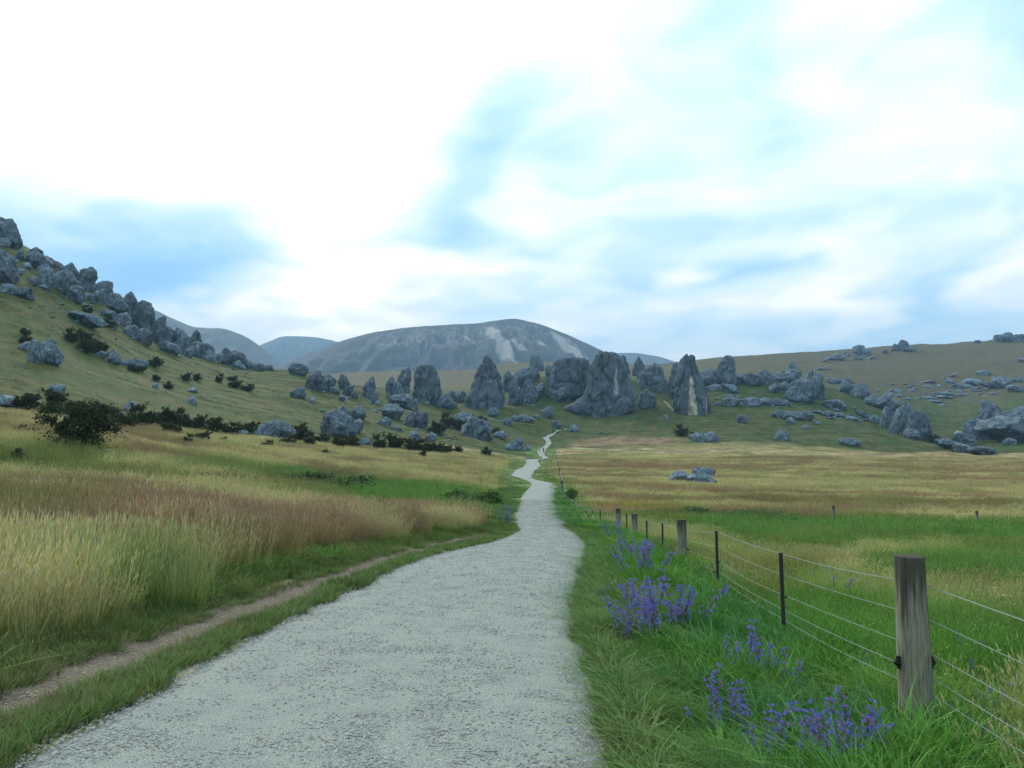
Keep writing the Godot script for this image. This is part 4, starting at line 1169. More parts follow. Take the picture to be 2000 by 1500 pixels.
# ------------------------------------------------------------------ fence
# timber posts and steel standards from the near end: pixel of the top, distance, timber?
const POSTS := [[1776, 1087, 4.9, 1], [1527, 1080, 7.9, 0], [1400, 1037, 11.1, 0], [1331, 1015, 14.8, 1], [1293, 1022, 17.3, 0], [1263, 1017, 20.0, 0], [1239, 1004, 23.0, 1], [1224, 1003, 25.0, 0], [1207, 993, 27.0, 1], [1172, 996, 30.0, 0], [1158, 998, 31.5, 0], [1145, 997, 33.5, 0], [1136, 991, 36.0, 0], [1121, 980, 40.0, 0], [1108, 966, 45.0, 1],
	[1098, 948, 54.0, 1], [1095, 930, 66.0, 0], [1093, 916, 82.0, 1], [1092, 907, 100.0, 0], [1091, 899, 122.0, 1], [1090, 892, 150.0, 0], [1089, 887, 185.0, 1], [1088, 882, 225.0, 0], [1088, 872, 270.0, 1]]
var fence_line := []

func timber_post(h: float, r0: float, r1: float, sd: int, rows := 26, sides := 40) -> ArrayMesh:
	# a split, weathered round post: grooved sides, uneven sawn top
	var v := PackedVector3Array()
	var c := PackedColorArray()
	var nz := FastNoiseLite.new()
	nz.seed = sd
	nz.frequency = 1.0
	nz.fractal_octaves = 3
	for j in rows + 2:
		var t := minf(float(j) / (rows - 1), 1.0)
		var shrink := 1.0 if j < rows else (0.90 if j == rows else 0.0)
		for i in sides + 1:
			var a := TAU * (i % sides) / sides
			var d := Vector3(cos(a), 0, sin(a))
			var y := t * h
			var crack := maxf(0.0, 1.0 - absf(nz.get_noise_3d(d.x * 2.2, y * 0.5, d.z * 2.2)) * 14.0)
			var r := lerpf(r0, r1, t) * (1.0 + 0.05 * nz.get_noise_3d(d.x, y * 1.2, d.z) + 0.025 * nz.get_noise_3d(d.x * 6.0, y * 0.6, d.z * 6.0) - 0.07 * crack) * shrink
			if j >= rows: y += 0.006 - 0.02 * d.x * shrink * r1
			v.append(Vector3(d.x * r, y, d.z * r))
			# silvered timber, green with algae in places, blackened by wet and lichen towards the sawn end
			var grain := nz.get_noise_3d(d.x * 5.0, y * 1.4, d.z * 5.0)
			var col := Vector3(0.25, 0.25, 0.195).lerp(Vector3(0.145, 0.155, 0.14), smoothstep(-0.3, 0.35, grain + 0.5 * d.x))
			col = col.lerp(Vector3(0.17, 0.185, 0.115), smoothstep(0.1, 0.5, nz.get_noise_3d(d.x * 1.5 + 8.0, y * 2.0, d.z * 1.5)) * 0.6)
			var wet := smoothstep(0.70, 0.88, t + 0.24 * nz.get_noise_3d(d.x * 4.0 + 3.0, y * 1.2, d.z * 4.0))
			col = col.lerp(Vector3(0.045, 0.045, 0.04), wet * 0.85)
			col = col.lerp(Vector3(0.04, 0.04, 0.038), crack * 0.5)
			if j >= rows: col = Vector3(0.07, 0.065, 0.05) * (1.0 + 0.5 * grain)
			c.append(Color(col.x, col.y, col.z))
	return sheet(rows + 2, sides + 1, v, c)

func build_fence() -> void:
	var root := Node3D.new()
	named(root, "wire_fence")
	tag(root, "post and barbed wire fence running along the right of the track", "fence")
	var black := std(0.6)
	black.albedo_color = lin(0.012, 0.012, 0.014)
	var steel := std(0.75)
	steel.albedo_color = lin(0.030, 0.030, 0.033)
	var zinc := std(0.5)
	zinc.albedo_color = lin(0.30, 0.32, 0.33)
	zinc.metallic = 0.35
	var wood := std(0.92)
	wood.vertex_color_use_as_albedo = true
	wood.uv1_triplanar = true
	wood.uv1_scale = Vector3(3.0, 0.35, 3.0)
	wood.albedo_texture = noise_tex(0.05, 5, [[0.0, 0.45, 0.45, 0.45], [0.45, 0.9, 0.9, 0.9], [0.7, 1.1, 1.1, 1.1], [1.0, 1.3, 1.3, 1.3]], 256, 61)
	wood.heightmap_enabled = true
	wood.heightmap_texture = wood.albedo_texture
	wood.heightmap_scale = 0.6
	var tops := []      # where the top wire meets each post
	for i in POSTS.size():
		var p: Array = POSTS[i]
		var top := at_depth(p[0], p[1], p[2])
		var ground := height(top.x, p[2])
		if p[2] > 50.0: top.y = ground + 1.0
		var h: float = top.y - ground + 0.12
		var timber: bool = p[3] == 1
		fence_line.append(Vector2(p[2], top.x))
		if timber:
			var near: bool = p[2] < 16.0
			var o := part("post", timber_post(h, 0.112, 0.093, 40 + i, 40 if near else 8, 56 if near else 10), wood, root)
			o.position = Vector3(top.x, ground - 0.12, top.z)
			o.set_meta("label", "weathered round timber fence post" + (" with blackened top, nearest the camera" if i == 0 else ""))
			if i == 0 or i == 3:
				for s in ([-1.0, 1.0] if i == 0 else [1.0]):
					var b := Bag.new()   # ribbed plastic claw that holds the electric wire off the post
					b.tube([Vector3(0, -0.035, 0), Vector3(0, 0.045, 0)], [0.014, 0.016], 8, Color.WHITE)
					b.tube([Vector3(0, 0, 0), Vector3(s * 0.02, 0.004, 0), Vector3(s * 0.032, 0.002, 0)], [0.022, 0.016, 0.006], 8, Color.WHITE)
					b.tube([Vector3(0, 0.045, 0), Vector3(s * 0.014, 0.02, 0.01)], [0.010, 0.006], 6, Color.WHITE)
					var ins := part("insulator", b.mesh(), black, o)
					ins.position = Vector3(s * 0.108, h - (0.70 if i == 0 else 0.62), 0.01)
			tops.append(top - Vector3(0, 0.19, 0))
		else:
			var b := Bag.new()
			for q in [[-0.021, -0.004, 0.021, 0.004], [-0.004, 0.0, 0.004, 0.030]]:   # T section
				var y0 := 0.0
				b.quad(Vector3(q[0], y0, q[3]), Vector3(q[0], h, q[3]), Vector3(q[2], h, q[3]), Vector3(q[2], y0, q[3]), Color.WHITE)
				b.quad(Vector3(q[2], y0, q[1]), Vector3(q[2], h, q[1]), Vector3(q[0], h, q[1]), Vector3(q[0], y0, q[1]), Color.WHITE)
				b.quad(Vector3(q[0], y0, q[1]), Vector3(q[0], h, q[1]), Vector3(q[0], h, q[3]), Vector3(q[0], y0, q[3]), Color.WHITE)
				b.quad(Vector3(q[2], y0, q[3]), Vector3(q[2], h, q[3]), Vector3(q[2], h, q[1]), Vector3(q[2], y0, q[1]), Color.WHITE)
				b.quad(Vector3(q[0], h, q[3]), Vector3(q[0], h, q[1]), Vector3(q[2], h, q[1]), Vector3(q[2], h, q[3]), Color.WHITE)
			var o := part("steel_standard", b.mesh(), steel, root)
			o.position = Vector3(top.x, ground - 0.12, top.z)
			o.rotation = Vector3(0, PI, 0.012 * sin(i * 5.0))
			if p[2] < 22.0:
				var ring := TorusMesh.new()
				ring.inner_radius = 0.010
				ring.outer_radius = 0.020
				ring.rings = 12
				ring.ring_segments = 6
				var ins := part("insulator", ring, black, o)
				ins.position = Vector3(-0.036, h - 0.47, -0.006)
				ins.rotation = Vector3(PI / 2, 0.5, 0)
			tops.append(top - Vector3(0, 0.02, 0))
	# the stay of the corner post at the dip
	var corner: Vector3 = tops[14]
	var st := Bag.new()
	st.tube([Vector3(0.06, -0.15, 0.05), Vector3(0.9, -0.95, -1.4)], [0.055, 0.06], 8, Color(0.2, 0.2, 0.17))
	part("stay", st.mesh(true), M.plain, root).position = corner
	# five wires; the top one is barbed
	var first := Vector3(2.50, EYE - 0.83, -1.2)
	for w in 5:
		var drop: float = [0.0, 0.22, 0.44, 0.60, 0.71][w]
		var rad := 0.0034 if w == 0 else 0.0024
		var b := Bag.new()
		var at := [first - Vector3(0, drop, 0)]
		for i in tops.size():
			at.append(tops[i] - Vector3(0, minf(drop, maxf(tops[i].y - height(tops[i].x, -tops[i].z) - 0.05, 0.05)), 0) + Vector3(0.10 if POSTS[i][3] == 1 else 0.026, 0, -0.05 if POSTS[i][3] == 1 else 0.0))
		var pts := []
		for i in at.size() - 1:
			var n := 14 if i < 5 else 4
			for s in n:
				var t := float(s) / n
				pts.append(at[i].lerp(at[i + 1], t) - Vector3(0, 0.035 * sin(t * PI) * (0.6 + 0.4 * sin(i * 3.0 + w)), 0))
		pts.append(at[-1])
		var radii := []
		for q: Vector3 in pts: radii.append(rad * maxf(1.0, -q.z / 30.0))
		b.tube(pts, radii, 5, Color.WHITE)
		if w == 0 or w == 4:
			var run := 0.0
			for i in pts.size() - 1:
				if -pts[i].z > 16.0: break
				var seg: Vector3 = pts[i + 1] - pts[i]
				while run < seg.length():
					var q: Vector3 = pts[i] + seg.normalized() * run
					for a in 4:
						var e := Vector3(sin(a * 1.7 + run * 9.0), cos(a * 1.7 + run * 9.0), 0.4 * (a % 2 - 0.5)) * 0.011
						b.tube([q - e * 0.2, q + e], [0.0016, 0.0006], 3, Color.WHITE, false)
					run += 0.125
				run -= seg.length()
		var o := part("barbed_wire" if w in [0, 4] else "wire", b.mesh(), zinc, root)
	# two lone posts far out in the paddock
	for p in [[1629, 992, 1019, "left"], [1909, 1003, 1024, "right"]]:
		var q := hit(p[0], p[2])
		var hh: float = (p[2] - p[1]) * -q.z / F + 0.1
		var o := MeshInstance3D.new()
		o.mesh = timber_post(hh + 0.1, 0.07, 0.06, 70 + p[0], 8, 10)
		o.material_override = wood
		o.position = q - Vector3(0, 0.1, 0)
		named(o, "fence_post")
		tag(o, "lone weathered post out in the paddock, the %s of two" % p[3], "post", "lone posts in the paddock")

func fence_x(z: float) -> float:
	var f: Array = fence_line
	if z <= f[0].x: return f[0].y + (z - f[0].x) * 0.08
	for i in f.size() - 1:
		if z < f[i + 1].x: return lerpf(f[i].y, f[i + 1].y, (z - f[i].x) / (f[i + 1].x - f[i].x))
	return f[-1].y + (z - f[-1].x) * 0.06

# ------------------------------------------------------------------ people
# joints with radii, joined by a smooth minimum and meshed as surface nets
func body_mesh(bones: Array, colours: Array, cell: float) -> ArrayMesh:
	var lo := Vector3.ONE * 99.0
	var hi := -lo
	for b in bones:
		for e in [[b[0], b[2]], [b[1], b[3]]]:
			lo = lo.min(e[0] - Vector3.ONE * (e[1] + cell * 2.0))
			hi = hi.max(e[0] + Vector3.ONE * (e[1] + cell * 2.0))
	var n := Vector3i(((hi - lo) / cell).ceil()) + Vector3i.ONE
	var f := PackedFloat32Array()
	f.resize(n.x * n.y * n.z)
	f.fill(9.0)
	for b in bones:
		var a: Vector3 = b[0]
		var ab: Vector3 = b[1] - a
		var l2 := maxf(ab.length_squared(), 1e-6)
		var r: float = maxf(b[2], b[3]) + cell * 3.0
		var c0 := Vector3i(((a.min(b[1]) - Vector3.ONE * r - lo) / cell).floor()).clamp(Vector3i.ZERO, n - Vector3i.ONE)
		var c1 := Vector3i(((a.max(b[1]) + Vector3.ONE * r - lo) / cell).ceil()).clamp(Vector3i.ZERO, n - Vector3i.ONE)
		for k in range(c0.z, c1.z + 1):
			for j in range(c0.y, c1.y + 1):
				for i in range(c0.x, c1.x + 1):
					var p := lo + Vector3(i, j, k) * cell
					var t := clampf((p - a).dot(ab) / l2, 0.0, 1.0)
					var d: float = (p - a - ab * t).length() - lerpf(b[2], b[3], t)
					var at := (k * n.y + j) * n.x + i
					var h := clampf(0.5 + 0.5 * (f[at] - d) / 0.025, 0.0, 1.0)
					f[at] = lerpf(f[at], d, h) - 0.025 * h * (1.0 - h) if f[at] < 8.0 else d
	var where := {}
	var v := PackedVector3Array()
	var col := PackedColorArray()
	var step := [1, n.x, n.x * n.y]
	for k in n.z - 1:
		for j in n.y - 1:
			for i in n.x - 1:
				var at := (k * n.y + j) * n.x + i
				var sum := Vector3.ZERO
				var count := 0
				for e in [[0, 0, 0, 0], [0, 1, 0, 0], [0, 0, 1, 0], [0, 1, 1, 0], [1, 0, 0, 0], [1, 1, 0, 0], [1, 0, 1, 0], [1, 1, 1, 0], [2, 0, 0, 0], [2, 1, 0, 0], [2, 0, 1, 0], [2, 1, 1, 0]]:
					var u: int = (e[0] + 1) % 3
					var w: int = (e[0] + 2) % 3
					var p: int = at + e[1] * step[u] + e[2] * step[w]
					var x := f[p]
					var y := f[p + step[e[0]]]
					if (x < 0.0) != (y < 0.0):
						var q := Vector3.ZERO
						q[e[0]] = x / (x - y)
						q[u] = e[1]
						q[w] = e[2]
						sum += q
						count += 1
				if count:
					where[at] = v.size()
					var p := lo + (Vector3(i, j, k) + sum / count) * cell
					v.append(p)
					var best := 9.0
					var c := Color.WHITE
					for b in bones:
						var ab: Vector3 = b[1] - b[0]
						var t := clampf((p - b[0]).dot(ab) / maxf(ab.length_squared(), 1e-6), 0.0, 1.0)
						var d: float = absf((p - b[0] - ab * t).length() - lerpf(b[2], b[3], t))
						if d < best:
							best = d
							c = colours[b[4]]
					col.append(c)
	var idx := PackedInt32Array()
	for k in range(1, n.z - 1):
		for j in range(1, n.y - 1):
			for i in range(1, n.x - 1):
				var at := (k * n.y + j) * n.x + i
				for ax in 3:
					var x := f[at]
					var y: float = f[at + step[ax]]
					if (x < 0.0) != (y < 0.0):
						var u: int = step[(ax + 1) % 3]
						var w: int = step[(ax + 2) % 3]
						var q := [where.get(at, -1), where.get(at - u, -1), where.get(at - u - w, -1), where.get(at - w, -1)]
						if q.min() < 0: continue
						if x < 0.0: idx.append_array([q[0], q[2], q[1], q[0], q[3], q[2]])
						else: idx.append_array([q[0], q[1], q[2], q[0], q[2], q[3]])
	var nrm := PackedVector3Array()
	nrm.resize(v.size())
	for k in range(0, idx.size(), 3):
		var m := (v[idx[k + 2]] - v[idx[k]]).cross(v[idx[k + 1]] - v[idx[k]])
		for e in 3: nrm[idx[k + e]] += m
	for k in nrm.size(): nrm[k] = nrm[k].normalized()
	var arr := []
	arr.resize(Mesh.ARRAY_MAX)
	arr[Mesh.ARRAY_VERTEX] = v
	arr[Mesh.ARRAY_NORMAL] = nrm
	arr[Mesh.ARRAY_COLOR] = col
	arr[Mesh.ARRAY_INDEX] = idx
	var out := ArrayMesh.new()
	out.add_surface_from_arrays(Mesh.PRIMITIVE_TRIANGLES, arr)
	return out

func walker(stride: float, sides: float) -> Array:
	# a walking figure 1.72 m tall, facing +z; regions: 0 skin, 1 top, 2 trousers, 3 hair, 4 shoes
	var b := []
	b.append([Vector3(0, 0.96, 0), Vector3(0, 1.18, 0.01), 0.135, 0.125, 1])
	b.append([Vector3(0, 1.18, 0.01), Vector3(0, 1.38, 0), 0.13, 0.115, 1])
	b.append([Vector3(-0.15, 1.40, 0), Vector3(0.15, 1.40, 0), 0.065, 0.065, 1])
	b.append([Vector3(0, 1.42, 0), Vector3(0, 1.52, 0.015), 0.052, 0.05, 0])
	b.append([Vector3(0, 1.57, 0.02), Vector3(0, 1.64, 0.015), 0.082, 0.088, 0])
	b.append([Vector3(0, 1.60, 0.095), Vector3(0, 1.575, 0.115), 0.014, 0.016, 0])
	b.append([Vector3(0, 1.63, -0.025), Vector3(0, 1.665, 0.0), 0.092, 0.092, 3])
	for s in [-1.0, 1.0]:
		var sw: float = stride * s * sides
		b.append([Vector3(s * 0.09, 0.93, 0), Vector3(s * 0.10, 0.50, sw * 0.20 + 0.02), 0.098, 0.062, 2])
		b.append([Vector3(s * 0.10, 0.50, sw * 0.20 + 0.02), Vector3(s * 0.10, 0.09, sw * 0.30 - 0.02), 0.060, 0.042, 2])
		b.append([Vector3(s * 0.10, 0.045, sw * 0.30 - 0.04), Vector3(s * 0.11, 0.035, sw * 0.30 + 0.13), 0.042, 0.036, 4])
		var el := Vector3(s * 0.25, 1.12, -sw * 0.14 - 0.03)
		var wr := Vector3(s * 0.25, 0.90, -sw * 0.20 + 0.06)
		b.append([Vector3(s * 0.19, 1.40, 0), el, 0.056, 0.044, 1])
		b.append([el, wr, 0.042, 0.032, 1])
		b.append([wr, wr + Vector3(0, -0.09, 0.015), 0.030, 0.026, 0])
		b.append([wr + Vector3(0, -0.09, 0.015), wr + Vector3(0, -0.16, 0.03), 0.022, 0.012, 0])
		b.append([wr + Vector3(0, -0.03, 0.02), wr + Vector3(-s * 0.02, -0.09, 0.05), 0.013, 0.011, 0])
		b.append([Vector3(s * 0.088, 1.60, 0.005), Vector3(s * 0.09, 1.62, 0.0), 0.015, 0.017, 0])
	return b

func build_people() -> void:
	var black := Color(0.015, 0.015, 0.018)
	var navy := Color(0.03, 0.035, 0.06)
	var white := Color(0.75, 0.75, 0.73)
	var skin := Color(0.42, 0.27, 0.20)
	var hair := Color(0.05, 0.035, 0.025)
	var blond := Color(0.35, 0.24, 0.12)
	for p in [[1061.5, 886.0, 1.0, 1.0, PI, [skin, black, black, hair, black], "person all in black walking away along the track"],
			[1054.0, 884.5, 0.8, -1.0, 2.8, [skin, Color(0.4, 0.42, 0.45), black, hair, black], "person in grey top and black trousers at the track's left edge"],
			[1080.0, 847.5, 0.7, 1.0, PI, [skin, black, navy, hair, black], "person in dark clothes at the track's far bend, on the left side"],
			[1086.5, 850.0, 0.9, -1.0, 0.2, [skin, navy, black, hair, black], "person in dark clothes at the track's far bend, on the right side"],
			[1165.5, 831.0, 0.6, 1.0, -1.4, [skin, Color(0.62, 0.48, 0.36), white, blond, black], "person in tan top and pale trousers on the green slope"],
			[1176.5, 829.5, 0.9, -1.0, 1.2, [skin, white, black, hair, black], "person in white top on the green slope below the tallest tower"]]:
		var q := hit(p[0], p[1])
		var o := MeshInstance3D.new()
		o.mesh = body_mesh(walker(p[2], p[3]), p[5], 0.036)
		o.material_override = M.plain
		o.position = q + Vector3(0, 0.01 + (0.03 - 0.0006 * q.z if p[0] < 1100 else 0.0), 0)
		o.rotation.y = p[4]
		named(o, "person")
		tag(o, p[6], "person", "walkers")

# ------------------------------------------------------------------ flowers
func flower_spike(sd: int) -> Array:
	# one hairy stem, a metre tall here, with narrow leaves below and blue bells in curled sprays above
	var r := RandomNumberGenerator.new()
	r.seed = sd
	var s := Bag.new()
	var f := Bag.new()
	var lean := Vector3(r.randf_range(-0.3, 0.3), 0, r.randf_range(-0.3, 0.3))
	var pts := []
	var radii := []
	for i in 7:
		var t := i / 6.0
		pts.append(Vector3(0, t, 0) + lean * t * t)
		radii.append(lerpf(0.009, 0.004, t))
	var green := Color(0.11, 0.15, 0.075)
	s.tube(pts, radii, 4, green)
	for i in 22:
		var t := r.randf_range(0.03, 0.9)
		var p := Vector3(0, t, 0) + lean * t * t
		var a := r.randf() * TAU
		var d := Vector3(cos(a), 0.0, sin(a))
		var l := lerpf(0.20, 0.07, t) * r.randf_range(0.8, 1.2)
		var w := Vector3(-d.z, 0, d.x) * l * 0.09
		var m := p + d * l * 0.55 + Vector3(0, l * 0.45, 0)
		var e := p + d * l + Vector3(0, l * 0.35, 0)
		var c := green * r.randf_range(0.8, 1.3)
		s.quad(p - w * 0.5, m - w, m + w, p + w * 0.5, c)
		s.tri(m - w, e, m + w, c)
	for i in 26:
		var t := r.randf_range(0.42, 1.0)
		var p := Vector3(0, t, 0) + lean * t * t
		var a := r.randf() * TAU
		var d := Vector3(cos(a), r.randf_range(0.2, 0.8), sin(a)).normalized()
		var reach := lerpf(0.12, 0.03, t) * r.randf_range(0.5, 1.3)
		var q := p + d * reach
		s.tube([p, q], [0.0035, 0.003], 3, Color(0.13, 0.12, 0.11), false)
		var u := d.cross(Vector3.UP).normalized()
		var w := d.cross(u)
		var big := r.randf_range(0.028, 0.044)
		var hue := r.randf()
		var col := Color(0.16, 0.19, 0.72).lerp(Color(0.30, 0.14, 0.52), 1.0 if hue > 0.82 else hue * 0.35)
		for k in 5:
			var a0 := TAU * k / 5.0
			var a1 := TAU * (k + 0.86) / 5.0
			var am := (a0 + a1) * 0.5
			var e0 := q + d * big * 0.75 + (u * cos(a0) + w * sin(a0)) * big * 0.46
			var e1 := q + d * big * 0.75 + (u * cos(a1) + w * sin(a1)) * big * 0.46
			var em := q + d * big * 1.1 + (u * cos(am) + w * sin(am)) * big * 0.72
			f.tri(q, e0, e1, col)
			f.tri(e0, em, e1, col * 1.15)
	return [s.mesh(), f.mesh()]

func build_flowers() -> void:
	var spikes := []
	for i in 6: spikes.append(flower_spike(300 + i))
	# base pixel, height in pixels, stems, label
	var list := [
		[1236, 1272, 100, 9, "dense blue-flowered plant, left of the big clump beside the track"], [1282, 1262, 118, 12, "dense blue-flowered plant in the middle of the big clump"], [1334, 1250, 118, 10, "dense blue-flowered plant, right of the big clump beside the track"], [1258, 1215, 92, 8, "thinner blue-flowered plant just behind the big clump"], [1228, 1195, 66, 6, "small blue-flowered plant behind the big clump, towards the track"],
		[1262, 1150, 92, 8, "hazy blue-flowered plant below the second timber post"], [1246, 1112, 70, 6, "pale blue-flowered plant beside the third timber post"], [1208, 1062, 50, 5, "pale blue-flowered plant at the foot of the fourth timber post"], [1468, 1346, 116, 9, "round head of pale blue flowers between the standards and the near post"], [1514, 1368, 96, 6, "small blue-flowered plant right of the round flower head"],
		[1440, 1446, 125, 6, "loose blue-flowered plant in the long grass, above the front row"], [1392, 1456, 92, 4, "few-stemmed blue-flowered plant leftmost in the long grass"], [1520, 1512, 128, 8, "blue-flowered plant at the left of the front row"], [1578, 1522, 134, 8, "blue-flowered plant in the middle of the front row"], [1640, 1520, 140, 9, "blue-flowered plant right of the middle of the front row"], [1694, 1510, 138, 8, "blue-flowered plant at the foot of the near post"],
		[1172, 1178, 30, 2, "single tiny blue flower stem near the track's right edge"], [985, 1030, 42, 6, "blue-grey flowering plant at the track's left edge, far bend"], [926, 1042, 24, 4, "small purple flowering plant in the left verge by the bend"],
		[1632, 1170, 46, 4, "faint purple plant in the paddock, right of the pair of standards"], [1596, 1148, 42, 3, "faint purple plant in the paddock, behind the standards"], [1545, 1145, 34, 3, "faint purple plant in the paddock, just right of the near standard"], [1440, 1140, 40, 3, "faint purple plant in the paddock, just right of the far standard"], [1418, 1118, 34, 3, "faint purple plant in the paddock behind the far standard"],
		[1892, 1296, 50, 4, "purple plant in the paddock right of the near post"], [1932, 1420, 60, 4, "purple plant low in the paddock, bottom right"], [1985, 1386, 66, 5, "blue flowering plant at the right edge of the view"], [1790, 1290, 40, 3, "faint purple plant just behind the near post"], [1690, 1320, 36, 3, "faint purple plant in the paddock, left of the near post"], [1905, 1335, 44, 3, "faint blue plant under the wires right of the near post"]]
	var r := RandomNumberGenerator.new()
	r.seed = 91
	for p in list:
		var q := hit(p[0], p[1])
		if q.y < -999.0: continue
		var h: float = p[2] * -q.z / F
		var o := Node3D.new()
		named(o, "blue_flower_plant")
		o.position = q
		tag(o, p[4], "flower", "blue-flowered plants")
		for i in p[3]:
			var kind: Array = spikes[r.randi() % spikes.size()]
			var s := part("flower_spike", kind[0], M.leaf, o)
			var a := r.randf() * TAU
			var out := sqrt(r.randf()) * h * 0.32
			s.position = Vector3(cos(a) * out, -0.01, sin(a) * out * 0.8)
			var size := h * r.randf_range(0.72, 1.05)
			s.scale = Vector3(size, size, size) * (1.0 if h > 0.25 else 1.25)
			s.rotation = Vector3(sin(a) * 0.35, r.randf() * TAU, -cos(a) * 0.35)
			part("blossoms", kind[1], M.leaf, s)
	# white clover, daisies and yellow hawkbit scattered through the grass
	var head := Bag.new()
	for k in 7:
		var a0 := TAU * k / 7.0
		var a1 := TAU * (k + 0.8) / 7.0
		head.tri(Vector3(0, 0, 0), Vector3(cos(a0), 0.35, sin(a0)), Vector3(cos(a1), 0.35, sin(a1)), Color.WHITE)
		head.tri(Vector3(0, 0.5, 0), Vector3(cos(a0) * 0.5, 0.3, sin(a0) * 0.5), Vector3(cos(a1) * 0.5, 0.3, sin(a1) * 0.5), Color.WHITE)
	var spots := []
	for b in [[1190, 1085, 26, 12, 10, 0], [1195, 1120, 40, 30, 8, 0], [1950, 1195, 60, 30, 34, 0], [1850, 1040, 180, 14, 60, 0], [1640, 1140, 90, 40, 26, 0], [1700, 1265, 60, 20, 10, 1], [1850, 1320, 90, 90, 40, 1], [1640, 1250, 60, 20, 10, 1], [1195, 1155, 14, 6, 3, 1], [1950, 1100, 80, 40, 20, 0], [760, 1005, 50, 8, 12, 0], [1900, 1250, 90, 60, 26, 0], [1260, 988, 60, 10, 90, 2], [1330, 985, 60, 6, 50, 2]]:
		for i in b[4]:
			var q := hit(b[0] + r.randfn() * b[2] * 0.5, b[1] + r.randfn() * b[3] * 0.5)
			if q.y > -99.0: spots.append([q, b[5]])
	var mm := MultiMesh.new()
	mm.transform_format = MultiMesh.TRANSFORM_3D
	mm.use_colors = true
	mm.mesh = head.mesh()
	mm.instance_count = spots.size()
	for i in spots.size():
		var k: int = spots[i][1]
		var s := r.randf_range(0.010, 0.017) * (1.0 if k < 2 else 2.6)
		mm.set_instance_transform(i, Transform3D(Basis(Vector3.UP, r.randf() * TAU).scaled(Vector3(s, s, s)), spots[i][0] + Vector3(0, r.randf_range(0.10, 0.24) * (1.0 if k < 2 else 1.6), 0)))
		mm.set_instance_color(i, [Color(0.78, 0.78, 0.74), Color(0.75, 0.55, 0.05), Color(0.42, 0.38, 0.03)][k])
	var o := MultiMeshInstance3D.new()
	o.multimesh = mm
	o.material_override = M.leaf
	named(o, "wildflowers")
	tag(o, "scattered tiny white and yellow flower heads in the grass", "wildflowers", "", "stuff")

# ------------------------------------------------------------------ scattering
func scatter(called: String, label: String, category: String, meshes: Array, mat: Material, spots: Array) -> void:
	# spots: one [PackedVector3Array places, PackedVector3Array x axis as turn / lean / size, PackedColorArray colours] for each mesh
	var root := Node3D.new()
	named(root, called)
	tag(root, label, category, "", "stuff")
	var tilted: bool = mat == M.leaf
	for k in meshes.size():
		var n: int = spots[k][0].size()
		if n == 0: continue
		var mm := MultiMesh.new()
		mm.transform_format = MultiMesh.TRANSFORM_3D
		mm.use_colors = true
		mm.mesh = meshes[k]
		mm.instance_count = n
		var ps: PackedVector3Array = spots[k][0]
		var ts: PackedVector3Array = spots[k][1]
		var cs: PackedColorArray = spots[k][2]
		for i in n:
			var t := ts[i]
			var b := Basis(Vector3.UP, t.x).scaled(Vector3(t.y, t.z, t.y))
			if tilted and k < 6:   # squares of sward follow the fall of the ground
				var p := ps[i]
				var gx := (height(p.x + t.y, -p.z) - height(p.x - t.y, -p.z)) / (2.0 * t.y)
				var gz := (height(p.x, -p.z - t.y) - height(p.x, -p.z + t.y)) / (2.0 * t.y)
				b = Basis(Vector3(1, gx, 0), Vector3(0, 1, 0), Vector3(0, gz, 1)) * b
			mm.set_instance_transform(i, Transform3D(b, ps[i]))
			mm.set_instance_color(i, cs[i])
		var o := MultiMeshInstance3D.new()
		o.name = "tufts" if mat == M.leaf else "stones"
		o.multimesh = mm
		o.material_override = mat
		o.set_meta("kind", "stuff")
		root.add_child(o, true)

func empty_spots(n: int) -> Array:
	var out := []
	for k in n: out.append([PackedVector3Array(), PackedVector3Array(), PackedColorArray()])
	return out

func put(spots: Array, k: int, p: Vector3, t: Vector3, c: Color) -> void:
	spots[k][0].append(p)
	spots[k][1].append(t)
	spots[k][2].append(c)

